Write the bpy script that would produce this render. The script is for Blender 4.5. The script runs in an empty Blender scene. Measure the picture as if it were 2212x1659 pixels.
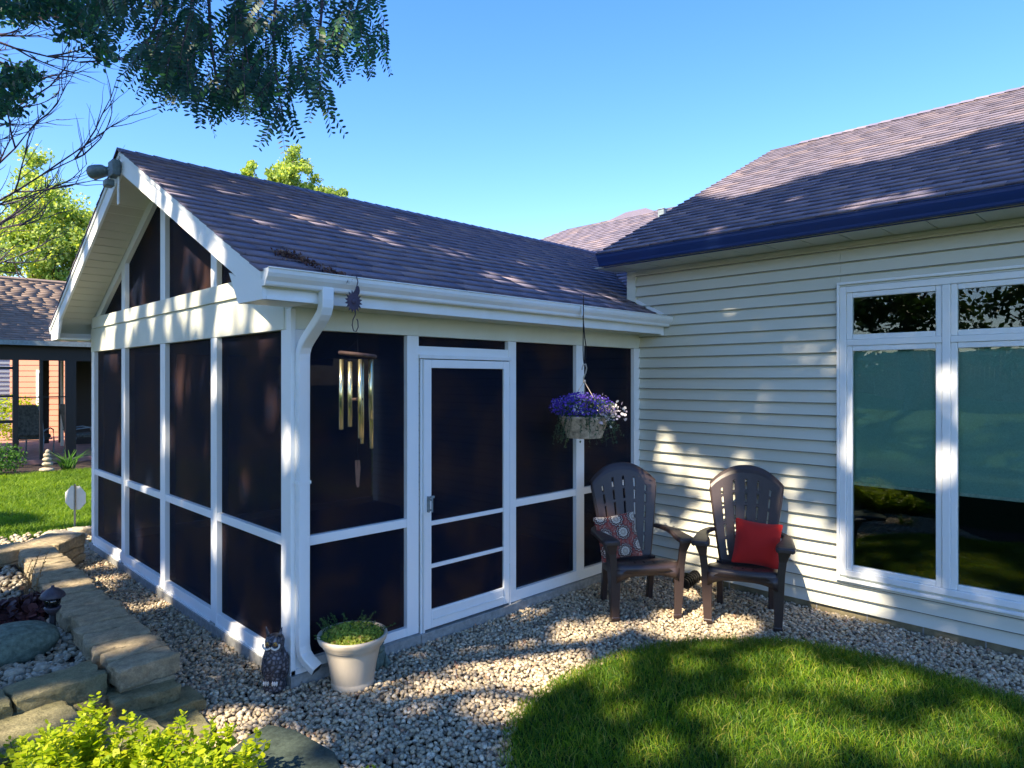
import bpy, bmesh, math, random
import numpy as np
from mathutils import Vector, Matrix
R_ = math.radians
rnd = random.Random(7)
nr = np.random.default_rng(11)
sc = bpy.context.scene
COL = sc.collection
# ------------------------------------------------------------------ camera
A_ = math.atan(1460/1448.)
FWD = np.array([math.cos(A_), math.sin(A_), 0.]); RGT = np.array([math.sin(A_), -math.cos(A_), 0.])
CAM = np.array([-2.015, -4.030, 1.94])
cd = bpy.data.cameras.new("camera"); co = bpy.data.objects.new("camera", cd); COL.objects.link(co)
co.location = CAM; co.rotation_euler = (R_(90), 0, A_ - R_(90))
cd.sensor_width = 36; cd.lens = 36*1448/2212.; cd.shift_y = -7.5/2212; cd.clip_end = 600; cd.clip_start = .05
sc.camera = co
SUN_EL, SUN_AZ = R_(46), R_(10)
SD = np.array([math.cos(SUN_EL)*math.cos(SUN_AZ), math.cos(SUN_EL)*math.sin(SUN_AZ), -math.sin(SUN_EL)])  # travel direction
# ------------------------------------------------------------------ node helpers
class NT:
    def __init__(s, name):
        m = bpy.data.materials.new(name); m.use_nodes = True; s.m = m; s.t = m.node_tree; s.t.nodes.clear()
        s.out = s.n('ShaderNodeOutputMaterial')
    def n(s, ty, **k):
        nd = s.t.nodes.new(ty)
        for a, b in k.items():
            if a.startswith('i_'):
                key = a[2:]; key = int(key) if key.isdigit() else key.replace('_', ' ')
                nd.inputs[key].default_value = b
            else: setattr(nd, a, b)
        return nd
    def l(s, a, b): s.t.links.new(a, b)
    def coord(s, kind='Object', scale=None):
        c = s.n('ShaderNodeTexCoord'); o = c.outputs[kind]
        if scale:
            mp = s.n('ShaderNodeMapping'); mp.inputs['Scale'].default_value = scale; s.l(o, mp.inputs[0]); o = mp.outputs[0]
        return o
    def noise(s, vec, scale, detail=4, rough=.6):
        n = s.n('ShaderNodeTexNoise'); n.inputs['Scale'].default_value = scale; n.inputs['Detail'].default_value = detail
        n.inputs['Roughness'].default_value = rough; s.l(vec, n.inputs['Vector']); return n.outputs['Fac']
    def ramp(s, fac, stops, interp='LINEAR'):
        r = s.n('ShaderNodeValToRGB'); r.color_ramp.interpolation = interp
        e = r.color_ramp.elements
        while len(e) < len(stops): e.new(.5)
        for i, (p, c) in enumerate(stops):
            e[i].position = p; e[i].color = (c[0], c[1], c[2], 1)
        s.l(fac, r.inputs[0]); return r.outputs[0]
    def mix(s, fac, a, b, mode='MIX'):
        m = s.n('ShaderNodeMix', data_type='RGBA', blend_type=mode)
        for i, v in ((0, fac), (6, a), (7, b)):
            if hasattr(v, 'links') or hasattr(v, 'is_linked'): s.l(v, m.inputs[i])
            elif i == 0: m.inputs[0].default_value = v
            else: m.inputs[i].default_value = (v[0], v[1], v[2], 1)
        return m.outputs[2]
    def math(s, op, a, b=None, c=None):
        m = s.n('ShaderNodeMath', operation=op)
        for i, v in enumerate((a, b, c)):
            if v is None: continue
            if hasattr(v, 'is_linked'): s.l(v, m.inputs[i])
            else: m.inputs[i].default_value = v
        return m.outputs[0]
    def bump(s, h, strength=.3, dist=.01):
        b = s.n('ShaderNodeBump'); b.inputs['Strength'].default_value = strength; b.inputs['Distance'].default_value = dist
        s.l(h, b.inputs['Height']); return b.outputs[0]
    def bsdf(s, color=None, rough=.5, spec=.5, metal=0, bump=None, **kw):
        p = s.n('ShaderNodeBsdfPrincipled')
        if color is not None:
            if hasattr(color, 'is_linked'): s.l(color, p.inputs['Base Color'])
            else: p.inputs['Base Color'].default_value = (*color, 1)
        if hasattr(rough, 'is_linked'): s.l(rough, p.inputs['Roughness'])
        else: p.inputs['Roughness'].default_value = rough
        p.inputs['Specular IOR Level'].default_value = spec; p.inputs['Metallic'].default_value = metal
        for k, v in kw.items(): p.inputs[k.replace('_', ' ')].default_value = v
        if bump is not None: s.l(bump, p.inputs['Normal'])
        return p.outputs[0]
    def done(s, sh): s.l(sh, s.out.inputs[0]); return s.m

def painted(name, col, dirt=(.8, .78, .68), amt=.35, rough=.42, nscale=3.0, bump=.08, spec=.4, stretch=(1, 1, .25)):
    t = NT(name); v = t.coord('Object', stretch); f = t.noise(v, nscale, 6, .65)
    f2 = t.noise(t.coord('Object'), 60, 3)
    c = t.mix(t.ramp(f, [(.42, (0, 0, 0)), (.75, (amt,)*3)]), col, tuple(a*b for a, b in zip(col, dirt)))
    return t.done(t.bsdf(c, t.math('MULTIPLY_ADD', f2, .25, rough-.1), spec, bump=t.bump(f2, bump, .004)))
def island(name, stops, rough=.8, noise_amt=.35, nscale=40, bump=.3, spec=.3, bdist=.004, detail=4):
    t = NT(name); g = t.n('ShaderNodeNewGeometry'); c = t.ramp(g.outputs['Random Per Island'], stops)
    f = t.noise(t.coord('Object'), nscale, detail, .7)
    c = t.mix(noise_amt, c, t.ramp(f, [(.3, (.25,)*3), (.7, (1.6,)*3)]), 'MULTIPLY')
    return t.done(t.bsdf(c, rough, spec, bump=t.bump(f, bump, bdist)))
def leafmat(name, stops, trans=.45, rough=.5, tcol=None, spec=.3, vscale=None):
    t = NT(name); g = t.n('ShaderNodeNewGeometry'); c = t.ramp(g.outputs['Random Per Island'], stops)
    if vscale:
        c = t.mix(.6, c, t.ramp(t.noise(t.coord('Object'), vscale, 3), [(.35, (.45, .55, .5)), (.65, (1.5, 1.35, 1.1))]), 'MULTIPLY')
    p = t.bsdf(c, rough, spec); tr = t.n('ShaderNodeBsdfTranslucent')
    tc = t.mix(1.0, c, tcol or (1.6, 1.5, .5), 'MULTIPLY'); t.l(tc, tr.inputs[0])
    m = t.n('ShaderNodeMixShader'); m.inputs[0].default_value = trans; t.l(p, m.inputs[1]); t.l(tr.outputs[0], m.inputs[2])
    return t.done(m.outputs[0])
M = {}
M['white'] = painted('white_paint', (.87, .90, .89), amt=.2)
M['whiteg'] = painted('white_gutter_enamel', (.83, .87, .87), amt=.4, rough=.32, spec=.6, bump=.04)
M['cream'] = painted('cream_board', (.74, .76, .65), amt=.45, nscale=2)
M['siding'] = painted('vinyl_siding', (.655, .66, .56), dirt=(.85, .85, .8), amt=.5, rough=.45, nscale=1.2, stretch=(1, .3, 1.5), bump=.12)
M['soffit'] = painted('soffit_vinyl', (.62, .63, .52), amt=.3)
M['brownpost'] = painted('weathered_brown', (.035, .03, .028), amt=.5)
def roofmat(name, a, b, c):
    t = NT(name); g = t.n('ShaderNodeNewGeometry'); v = t.coord('Object')
    base = t.ramp(g.outputs['Random Per Island'], [(0, a), (.35, b), (.7, b), (1, c)])
    gr = t.noise(v, 240, 3, .8); big = t.noise(v, 1.3, 4)
    base = t.mix(.55, base, t.ramp(gr, [(.3, (.35,)*3), (.7, (1.7,)*3)]), 'MULTIPLY')
    base = t.mix(.35, base, t.ramp(big, [(.3, (.8, .8, .84)), (.7, (1.15, 1.12, 1.1))]), 'MULTIPLY')
    return t.done(t.bsdf(base, .9, .2, bump=t.bump(gr, .5, .003)))
M['shingle'] = roofmat('asphalt_shingle', (.155, .148, .205), (.20, .182, .24), (.27, .225, .25))
M['shingle_far'] = roofmat('asphalt_shingle_brown', (.20, .155, .13), (.23, .18, .15), (.27, .21, .175))
M['navy'] = painted('dark_blue_gutter_enamel', (.016, .045, .18), amt=.25, rough=.4)
t = NT('concrete'); v = t.coord('Object'); f = t.noise(v, 18, 6, .7)
M['concrete'] = t.done(t.bsdf(t.ramp(f, [(.3, (.20, .21, .20)), (.7, (.40, .40, .37))]), .85, .2, bump=t.bump(f, .4, .004)))
t = NT('foundation_block'); v = t.coord('Object'); f = t.noise(v, 9, 6, .7)
M['found'] = t.done(t.bsdf(t.ramp(f, [(.3, (.13, .115, .07)), (.7, (.30, .26, .16))]), .9, .15, bump=t.bump(f, .4, .004)))
# insect screen: dark woven mesh, partly see-through
t = NT('insect_screen'); v = t.coord('Object'); f = t.noise(v, 2.2, 4); w = t.noise(v, 420, 2)
c = t.ramp(f, [(.42, (.006, .010, .024)), (.74, (.060, .030, .022))])
df = t.bsdf(c, .7, .08, bump=t.bump(w, .4, .001)); tr = t.n('ShaderNodeBsdfTransparent')
m = t.n('ShaderNodeMixShader'); m.inputs[0].default_value = .72; t.l(tr.outputs[0], m.inputs[1]); t.l(df, m.inputs[2])
M['screen'] = t.done(m.outputs[0])
def glassmat(name, tint, base=.10, rough=0.0):
    t = NT(name); fr = t.n('ShaderNodeFresnel'); fr.inputs[0].default_value = 1.5
    tr = t.n('ShaderNodeBsdfTransparent'); tr.inputs[0].default_value = (*tint, 1)
    gl = t.n('ShaderNodeBsdfGlossy'); gl.inputs['Roughness'].default_value = rough
    wob = t.noise(t.coord('Object'), 1.5, 1); t.l(t.bump(wob, .15, .02), gl.inputs['Normal'])
    f = t.math('MULTIPLY_ADD', fr.outputs[0], 1.0, base)
    m = t.n('ShaderNodeMixShader'); t.l(f, m.inputs[0]); t.l(tr.outputs[0], m.inputs[1]); t.l(gl.outputs[0], m.inputs[2])
    return t.done(m.outputs[0])
M['glass'] = glassmat('window_glass', (.82, .93, .90), .015)
M['lampglass'] = glassmat('lamp_glass', (.8, .85, .8), .05, .05)
def plain(name, col, rough=.6, spec=.3, metal=0, amt=.3, ns=30, bump=.2, bd=.003):
    t = NT(name); f = t.noise(t.coord('Object'), ns, 5, .65)
    c = t.mix(1.0, col, t.ramp(f, [(.3, (1-amt,)*3), (.7, (1+amt,)*3)]), 'MULTIPLY')
    return t.done(t.bsdf(c, rough, spec, metal, bump=t.bump(f, bump, bd)))
M['blind'] = plain('roller_blind_fabric', (.42, .58, .56), .9, .1, ns=90, amt=.12)
M['hem'] = plain('blind_hem', (.6, .62, .6), .5)
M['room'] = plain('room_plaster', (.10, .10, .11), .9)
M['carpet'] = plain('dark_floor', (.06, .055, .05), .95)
M['resin'] = plain('dark_brown_resin', (.046, .031, .028), .42, .5, ns=120, amt=.2, bump=.35, bd=.0015)
M['metal_dark'] = plain('dark_iron', (.05, .045, .06), .5, .5, ns=50)
M['rust'] = plain('rusty_iron', (.06, .045, .075), .6, .4)
M['greymetal'] = plain('grey_enamel', (.22, .27, .28), .45, .5)
M['woodred'] = plain('reddish_wood', (.24, .115, .075), .6, .3, ns=14, amt=.5)
M['wooddark'] = plain('dark_weathered_wood', (.10, .06, .05), .7, .3, ns=14, amt=.5)
t = NT('brass_tube'); f = t.noise(t.coord('Object', (1, 1, .1)), 60, 3)
M['brass'] = t.done(t.bsdf(t.mix(f, (.70, .58, .26), (.86, .80, .52)), .22, .5, .9))
M['potcream'] = painted('cream_resin_pot', (.56, .49, .38), dirt=(.6, .58, .5), amt=.5, rough=.5, nscale=5)
M['basketpot'] = plain('mottled_tan_pot', (.42, .34, .24), .7, ns=25, amt=.6)
M['soil'] = plain('dark_soil', (.045, .032, .024), .95, ns=60, amt=.6, bump=1, bd=.02)
M['bark'] = plain('bark', (.10, .075, .06), .9, .1, ns=18, amt=.6, bump=1, bd=.03)
M['twig'] = plain('grey_violet_twig', (.11, .09, .12), .8, .1, ns=30)
M['stone'] = plain('tan_wall_block', (.36, .28, .17), .92, .15, ns=16, amt=.5, bump=1, bd=.02)
M['stone_slab'] = plain('mossy_stone', (.22, .20, .11), .92, .15, ns=14, amt=.55, bump=1, bd=.018)
def rocky(name, a, b, ns):
    t = NT(name); v = t.coord('Object'); f = t.noise(v, ns, 10, .7); f2 = t.noise(v, ns*7, 6, .75); f3 = t.noise(v, 4, 3)
    c = t.mix(f3, a, b); c = t.mix(1.0, c, t.ramp(f, [(.3, (.55, .57, .55)), (.7, (1.35, 1.32, 1.25))]), 'MULTIPLY'); c = t.mix(.6, c, t.ramp(f2, [(.3, (.5,)*3), (.72, (1.5,)*3)]), 'MULTIPLY')
    h = t.math('ADD', f, t.math('MULTIPLY', f2, .35)); return t.done(t.bsdf(c, .93, .12, bump=t.bump(h, 1, .03)))
M['stone'] = rocky('tan_wall_block', (.50, .39, .25), (.38, .34, .23), 14); M['stone_slab'] = rocky('mossy_stone', (.36, .31, .19), (.21, .22, .12), 12); M['lime'] = rocky('limestone_rock', (.5, .44, .32), (.38, .34, .26), 18)
M['boulder'] = plain('grey_green_boulder', (.125, .165, .125), .85, .2, ns=30, amt=.45, bump=.7, bd=.01)
M['paver'] = plain('dark_slate', (.055, .075, .06), .8, .2, ns=40, amt=.4, bump=.6, bd=.006)
M['lime'] = plain('limestone_rock', (.42, .37, .27), .9, .1, ns=20, amt=.4, bump=1, bd=.02)
M['pebble'] = island('river_pebble', [(0, (.16, .135, .10)), (.14, (.30, .26, .19)), (.3, (.50, .40, .25)), (.42, (.34, .30, .22)), (.58, (.60, .49, .32)), (.75, (.47, .39, .27)), (.9, (.76, .66, .48)), (1, (.38, .22, .13))], .62, .4, 55, .3, .35)
M['pebble_bed'] = island('bed_pebble', [(0, (.18, .16, .11)), (.5, (.34, .29, .2)), (1, (.5, .46, .36))], .7, .4, 50, .3)
M['grass'] = leafmat('lawn_blade', [(0, (.03, .11, .012)), (.5, (.11, .24, .014)), (.85, (.24, .36, .025)), (1, (.42, .38, .11))], .45, .45, (1.9, 1.5, .5), vscale=3)
M['grassbase'] = plain('turf', (.02, .045, .012), .95, .05, ns=25, amt=.5)
M['grassfar'] = leafmat('far_lawn_blade', [(0, (.09, .20, .015)), (1, (.22, .34, .03))], .45, .6, vscale=1.2)
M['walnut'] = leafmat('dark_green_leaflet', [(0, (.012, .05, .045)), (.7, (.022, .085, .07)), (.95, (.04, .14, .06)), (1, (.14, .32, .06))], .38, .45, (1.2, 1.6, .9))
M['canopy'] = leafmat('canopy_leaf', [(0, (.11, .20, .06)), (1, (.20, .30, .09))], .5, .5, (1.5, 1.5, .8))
M['darktree'] = leafmat('dark_tree_leaf', [(0, (.02, .06, .02)), (1, (.06, .12, .03))], .25, .5)
M['yellowtree'] = leafmat('yellow_green_leaf', [(0, (.17, .30, .09)), (.5, (.32, .44, .14)), (1, (.52, .58, .20))], .5, .6, vscale=.5)
M['hedge'] = leafmat('mid_green_leaf', [(0, (.03, .10, .02)), (1, (.09, .22, .03))], .4, .6)
M['limeleaf'] = leafmat('lime_leaf', [(0, (.20, .32, .01)), (.5, (.36, .46, .012)), (1, (.52, .56, .02))], .5, .45, (1.1, 1.2, .4))
M['sedum'] = leafmat('yellow_sedum', [(0, (.16, .27, .04)), (.5, (.40, .48, .08)), (.9, (.58, .60, .14)), (1, (.45, .28, .1))], .4, .5)
M['sedumdark'] = leafmat('green_sedum', [(0, (.03, .09, .03)), (1, (.10, .18, .05))], .3, .5)
M['trail'] = leafmat('trailing_leaf', [(0, (.03, .07, .05)), (1, (.08, .14, .07))], .3, .5)
M['violet'] = leafmat('violet_petal', [(0, (.07, .03, .38)), (.7, (.16, .09, .62)), (1, (.36, .26, .8))], .35, .5, (1, 1, 1.2))
M['pinkpetal'] = leafmat('pale_petal', [(0, (.8, .62, .68)), (.6, (.85, .8, .78)), (1, (.8, .78, .4))], .35, .5, (1, 1, 1))
M['purpleleaf'] = leafmat('plum_leaf', [(0, (.035, .015, .022)), (1, (.09, .04, .045))], .25, .5)
M['drystem'] = leafmat('dry_stem', [(0, (.22, .13, .06)), (1, (.42, .26, .12))], .2, .7)
M['litter'] = leafmat('dead_leaf', [(0, (.05, .025, .03)), (.6, (.12, .06, .05)), (1, (.3, .2, .16))], .1, .9)
M['salmon'] = painted('salmon_clapboard', (.50, .23, .14), amt=.2)
M['greyside'] = painted('grey_clapboard', (.36, .40, .42), amt=.2)
M['patio'] = plain('terracotta_patio', (.38, .20, .15), .9, ns=6)
M['black'] = plain('black_plastic', (.012, .012, .013), .5)
M['signwhite'] = plain('white_sign_back', (.72, .73, .66), .6, ns=8, amt=.08)
M['fence'] = plain('red_brown_fence', (.20, .075, .045), .9, ns=12, amt=.4)
M['cord'] = plain('black_cord', (.015, .015, .018), .7)
M['frog'] = plain('verdigris_stone', (.10, .15, .13), .8, ns=30, amt=.4)
M['cushionfar'] = plain('grey_pattern_cushion', (.10, .11, .095), .9, ns=18, amt=.6)
M['floodgrey'] = plain('slate_grey_enamel', (.10, .15, .17), .45, .5)
M['lapshade'] = plain('painted_lap_shade', (.20, .20, .165), .9, .05, ns=6, amt=.5)  # dark tone standing in for shade under the siding laps
M['bulb'] = plain('frosted_white', (.7, .72, .7), .4)
# owl feathers
t = NT('owl_resin'); v = t.coord('Object'); vo = t.n('ShaderNodeTexVoronoi', feature='DISTANCE_TO_EDGE'); vo.inputs['Scale'].default_value = 38; t.l(v, vo.inputs[0])
f = t.noise(v, 30, 4); c = t.ramp(vo.outputs[0], [(.0, (.015, .015, .02)), (.12, (.06, .055, .06)), (.45, (.26, .25, .25))])
c = t.mix(.6, c, t.ramp(f, [(.35, (.3, .3, .4)), (.65, (1.5, 1.5, 1.6))]), 'MULTIPLY')
M['owl'] = t.done(t.bsdf(c, .45, .5, bump=t.bump(vo.outputs[0], .8, .01)))
M['owlwhite'] = plain('owl_white', (.7, .68, .62), .5)
M['owleye'] = plain('owl_amber', (.42, .22, .03), .25, .6)
# pillows
t = NT('red_cushion'); v = t.coord('Object'); f = t.noise(v, 260, 2); g = t.noise(v, 6, 3)
M['redcush'] = t.done(t.bsdf(t.mix(g, (.42, .012, .010), (.60, .022, .014)), .8, .2, bump=t.bump(f, .4, .001), Sheen_Weight=.3))
t = NT('medallion_cushion'); xs_ = t.n('ShaderNodeSeparateXYZ'); t.l(t.coord('Object'), xs_.inputs[0]); cx_ = t.n('ShaderNodeCombineXYZ'); t.l(xs_.outputs[0], cx_.inputs[0]); t.l(xs_.outputs[2], cx_.inputs[1]); v = cx_.outputs[0]
vo = t.n('ShaderNodeTexVoronoi', feature='F1', voronoi_dimensions='2D'); vo.inputs['Scale'].default_value = 7.2; vo.inputs['Randomness'].default_value = .35; t.l(v, vo.inputs['Vector'])
sb = t.n('ShaderNodeVectorMath', operation='SUBTRACT'); sv = t.n('ShaderNodeVectorMath', operation='SCALE'); sv.inputs['Scale'].default_value = 1.0
t.l(v, sb.inputs[0]); t.l(vo.outputs['Position'], sv.inputs[0]); t.l(sv.outputs[0], sb.inputs[1])
sx = t.n('ShaderNodeSeparateXYZ'); t.l(sb.outputs[0], sx.inputs[0])
ang = t.math('ARCTAN2', sx.outputs[0], sx.outputs[1]); r = t.math('MULTIPLY', t.math('SQRT', t.math('ADD', t.math('MULTIPLY', sx.outputs[0], sx.outputs[0]), t.math('MULTIPLY', sx.outputs[1], sx.outputs[1]))), 7.2)
pet = t.math('ABSOLUTE', t.math('SINE', t.math('MULTIPLY', ang, 6)))
rr = t.math('SUBTRACT', r, t.math('MULTIPLY', pet, .10))
rings = t.ramp(rr, [(0, (.55, .47, .36)), (.04, (.05, .012, .018)), (.085, (.62, .54, .43)), (.20, (.05, .012, .018)), (.30, (.60, .52, .42)), (.335, (.05, .012, .018)), (.40, (.28, .06, .05))], 'CONSTANT')
n2 = t.noise(t.coord('Object', (1, 0, 1)), 55, 2, .4)
fill = t.ramp(n2, [(0, (.30, .06, .045)), (.50, (.30, .06, .045)), (.53, (.5, .38, .3)), (.58, (.18, .03, .03))], 'CONSTANT')
mk = t.ramp(rr, [(.0, (0,)*3), (.40, (0,)*3), (.42, (1,)*3)], 'CONSTANT')
f = t.noise(t.coord('Object'), 260, 2)
M['patcush'] = t.done(t.bsdf(t.mix(mk, rings, fill), .85, .15, bump=t.bump(f, .4, .001)))

# ------------------------------------------------------------------ mesh helpers
class MB:
    def __init__(s): s.v = []; s.f = []
    def add(s, vs, fs):
        o = len(s.v); s.v += [tuple(p) for p in vs]; s.f += [tuple(i+o for i in f) for f in fs]; return s
    def box(s, x0, x1, y0, y1, z0, z1):
        return s.add([(x, y, z) for z in (z0, z1) for y in (y0, y1) for x in (x0, x1)],
                     [(0, 2, 3, 1), (4, 5, 7, 6), (0, 1, 5, 4), (2, 6, 7, 3), (0, 4, 6, 2), (1, 3, 7, 5)])
    def prism(s, pts, off):      # planar polygon (3D pts) extruded by vector off
        n = len(pts); off = Vector(off); p = [Vector(a) for a in pts]
        return s.add(p + [a+off for a in p], [tuple(range(n))[::-1], tuple(range(n, 2*n))] + [(i, (i+1) % n, (i+1) % n+n, i+n) for i in range(n)])
    def loft(s, rings, cap=True, closed=True):
        n = len(rings[0]); vs = [p for r in rings for p in r]; fs = []
        for k in range(len(rings)-1):
            for i in range(n if closed else n-1):
                j = (i+1) % n; fs.append((k*n+i, k*n+j, (k+1)*n+j, (k+1)*n+i))
        if cap: fs += [tuple(range(n))[::-1], tuple(range((len(rings)-1)*n, len(rings)*n))]
        return s.add(vs, fs)
    def tube(s, pts, rad, n=8):
        pts = [Vector(p) for p in pts]; rings = []
        if not hasattr(rad, '__len__'): rad = [rad]*len(pts)
        up = Vector((.13, .27, 1)).normalized()
        for i, p in enumerate(pts):
            d = (pts[min(i+1, len(pts)-1)]-pts[max(i-1, 0)]).normalized()
            a = d.cross(up);
            if a.length < .1: a = d.cross(Vector((1, 0, 0)))
            a.normalize(); b = d.cross(a)
            rings.append([p+(a*math.cos(q)+b*math.sin(q))*rad[i] for q in [2*math.pi*k/n for k in range(n)]])
        return s.loft(rings)
    def lathe(s, prof, n=32, c=(0, 0, 0)):
        return s.loft([[(c[0]+r*math.cos(2*math.pi*k/n), c[1]+r*math.sin(2*math.pi*k/n), c[2]+z) for k in range(n)] for r, z in prof])
    def blob(s, c, r, sub=2, jit=0., rot=None, seed=None):
        b = bmesh.new(); bmesh.ops.create_icosphere(b, subdivisions=sub, radius=1)
        rr = random.Random(seed if seed is not None else rnd.random()); mt = rot or Matrix.Identity(3)
        ph = [rr.uniform(0, 6) for _ in range(6)]
        vs = []
        for v in b.verts:
            p = v.co.copy(); k = 1+jit*(math.sin(3*p.x+ph[0])*math.sin(3*p.y+ph[1])+.6*math.sin(5*p.z+ph[2]+2*p.x)+.35*math.sin(9*p.x+ph[3])*math.sin(8*p.y+ph[4]+5*p.z))
            p = mt @ Vector((p.x*r[0]*k, p.y*r[1]*k, p.z*r[2]*k)); vs.append(p+Vector(c))
        fs = [tuple(v.index for v in f.verts) for f in b.faces]; b.free(); return s.add(vs, fs)
    def build(s, name, mat, parent=None, smooth=False, bevel=0, loc=None, smooth_angle=None):
        me = bpy.data.meshes.new(name); me.from_pydata(s.v, [], s.f); me.update()
        return mkobj(name, me, mat, parent, smooth, bevel, loc)
def mkobj(name, me, mat, parent=None, smooth=False, bevel=0, loc=None):
    o = bpy.data.objects.new(name, me); COL.objects.link(o); me.materials.append(M[mat] if isinstance(mat, str) else mat)
    if smooth: me.polygons.foreach_set('use_smooth', [True]*len(me.polygons))
    if parent: o.parent = parent
    if loc: o.location = loc
    if bevel:
        b = o.modifiers.new('bevel', 'BEVEL'); b.width = bevel; b.segments = 2; b.limit_method = 'ANGLE'; b.angle_limit = R_(40)
    return o
def npmesh(name, V, F, mat, parent=None, smooth=False):   # V (n,3), F (m,k)
    me = bpy.data.meshes.new(name); V = np.ascontiguousarray(V, np.float32); F = np.ascontiguousarray(F, np.int32)
    m, k = F.shape
    me.vertices.add(len(V)); me.vertices.foreach_set('co', V.ravel()); me.loops.add(m*k); me.loops.foreach_set('vertex_index', F.ravel())
    me.polygons.add(m); me.polygons.foreach_set('loop_start', np.arange(0, m*k, k, dtype=np.int32))
    if smooth: me.polygons.foreach_set('use_smooth', np.ones(m, bool))
    me.update(calc_edges=True); me.validate(); return mkobj(name, me, mat, parent)
def tag(o, label=None, cat=None, group=None, kind=None):
    for k, v in (('label', label), ('category', cat), ('group', group), ('kind', kind)):
        if v: o[k] = v
    return o
def empty(name, loc=(0, 0, 0), rz=0, label=None, cat=None, group=None):
    o = bpy.data.objects.new(name, None); COL.objects.link(o); o.location = loc; o.rotation_euler = (0, 0, rz); o.empty_display_size = .2
    return tag(o, label, cat, group)
def rel(o, parent):   # parent keeping world placement (parents have loc/rot only)
    o.parent = parent; p = parent; mw = Matrix.LocRotScale(p.location, p.rotation_euler, None)
    o.matrix_parent_inverse = mw.inverted(); return o
def leaves(name, P, N, size, mat, parent=None, asp=.5, shape='rhomb', spread=1.0, U=None, curl=.0):
    """P (n,3) centres, leaf normals N or None (random), size scalar/array."""
    n = len(P); size = np.broadcast_to(np.asarray(size, float), (n,))
    if N is None: N = nr.normal(size=(n, 3))
    N = N/np.linalg.norm(N, axis=1)[:, None]
    if U is None: U = nr.normal(size=(n, 3))
    U = U-(U*N).sum(1)[:, None]*N; U /= np.linalg.norm(U, axis=1)[:, None]+1e-9; W = np.cross(N, U)
    s = size[:, None]; U = U*s; W = W*s*asp
    if shape == 'rhomb':
        q = [P-U*.5, P+W*.5-U*.05, P+U*.5, P-W*.5-U*.05]
    else:                     # 6 point oval
        q = [P-U*.5, P-U*.1-W*.45, P+U*.3-W*.4+N*s*curl, P+U*.5+N*s*curl*1.4, P+U*.3+W*.4+N*s*curl, P-U*.1+W*.45]
    k = len(q); V = np.stack(q, 1).reshape(-1, 3); F = np.arange(n*k).reshape(n, k)
    return npmesh(name, V, F, mat, parent)
def in_frame(P, mx=40, my=40):
    D = P-CAM; d = D @ FWD; u = 1106+1448*(D @ RGT)/np.maximum(d, .01); v = 822-1448*D[:, 2]/np.maximum(d, .01)
    return (d > .1) & (u > -mx) & (u < 2212+mx) & (v > -my) & (v < 1659+my)

# ------------------------------------------------------------------ world and sun
w = bpy.data.worlds.new("World"); sc.world = w; w.use_nodes = True; wt = w.node_tree
bg = wt.nodes['Background']; sky = wt.nodes.new('ShaderNodeTexSky'); sky.sky_type = 'NISHITA'; sky.sun_disc = False
sky.sun_elevation = SUN_EL; sky.sun_rotation = math.atan2(-SD[0], -SD[1]); sky.air_density = 1.3; sky.dust_density = .35; sky.ozone_density = 3.0
hs = wt.nodes.new('ShaderNodeHueSaturation'); hs.inputs['Saturation'].default_value = 1.28
wt.links.new(sky.outputs[0], hs.inputs['Color']); mx = wt.nodes.new('ShaderNodeMix'); mx.data_type = 'RGBA'; mx.blend_type = 'MULTIPLY'; mx.inputs[0].default_value = 1; mx.inputs[7].default_value = (.72, .73, .97, 1)
wt.links.new(hs.outputs[0], mx.inputs[6]); wt.links.new(mx.outputs[2], bg.inputs[0]); bg.inputs[1].default_value = .12
ld = bpy.data.lights.new('sun', 'SUN'); ld.energy = 4.3; ld.angle = R_(.6); ld.color = (1, .84, .63)
lo = bpy.data.objects.new('sun', ld); COL.objects.link(lo); lo.rotation_euler = Vector(SD).to_track_quat('-Z', 'Y').to_euler(); lo.location = (-8, -2, 12)
sc.view_settings.view_transform = 'Standard'; sc.view_settings.look = 'None'; sc.view_settings.exposure = 1.68; sc.view_settings.gamma = 1
sc.render.resolution_x = 1024; sc.render.resolution_y = 768
sc.render.engine = 'CYCLES'
try:
    sc.cycles.transparent_max_bounces = 16; sc.cycles.max_bounces = 8; sc.cycles.sample_clamp_indirect = 6
except Exception: pass

# ------------------------------------------------------------------ setting: ground
g = MB().add([(-150, -150, -.06), (250, -150, -.06), (250, 250, -.06), (-150, 250, -.06)], [(0, 1, 2, 3)]).build('ground', 'grassbase'); tag(g, kind='structure')
LAWN = [(3.02, -3.4), (3.10, -2.8), (3.06, -2.25), (2.95, -1.93), (2.73, -1.69), (2.45, -1.44), (2.19, -1.30), (1.92, -1.21), (1.68, -1.18), (1.35, -1.17), (1.05, -1.19), (.77, -1.28), (.52, -1.43), (.33, -1.63), (.17, -1.95), (.05, -2.4), (-.05, -3.0), (-.2, -4.2), (-.5, -5.6), (-.5, -9), (3.0, -9), (2.95, -5.0)]
def smooth_poly(P, it=2):
    for _ in range(it):
        Q = []
        for i in range(len(P)):
            a, b = P[i], P[(i+1) % len(P)]; Q += [(a[0]*.75+b[0]*.25, a[1]*.75+b[1]*.25), (a[0]*.25+b[0]*.75, a[1]*.25+b[1]*.75)]
        P = Q
    return P
LAWN = smooth_poly(LAWN, 2)
LP = np.array(LAWN)
def inside(P, poly):
    x, y = P[:, 0], P[:, 1]; r = np.zeros(len(P), bool); n = len(poly)
    for i in range(n):
        x1, y1 = poly[i]; x2, y2 = poly[(i+1) % n]
        c = ((y1 > y) != (y2 > y)) & (x < (x2-x1)*(y-y1)/(y2-y1+1e-12)+x1); r ^= c
    return r
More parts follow.
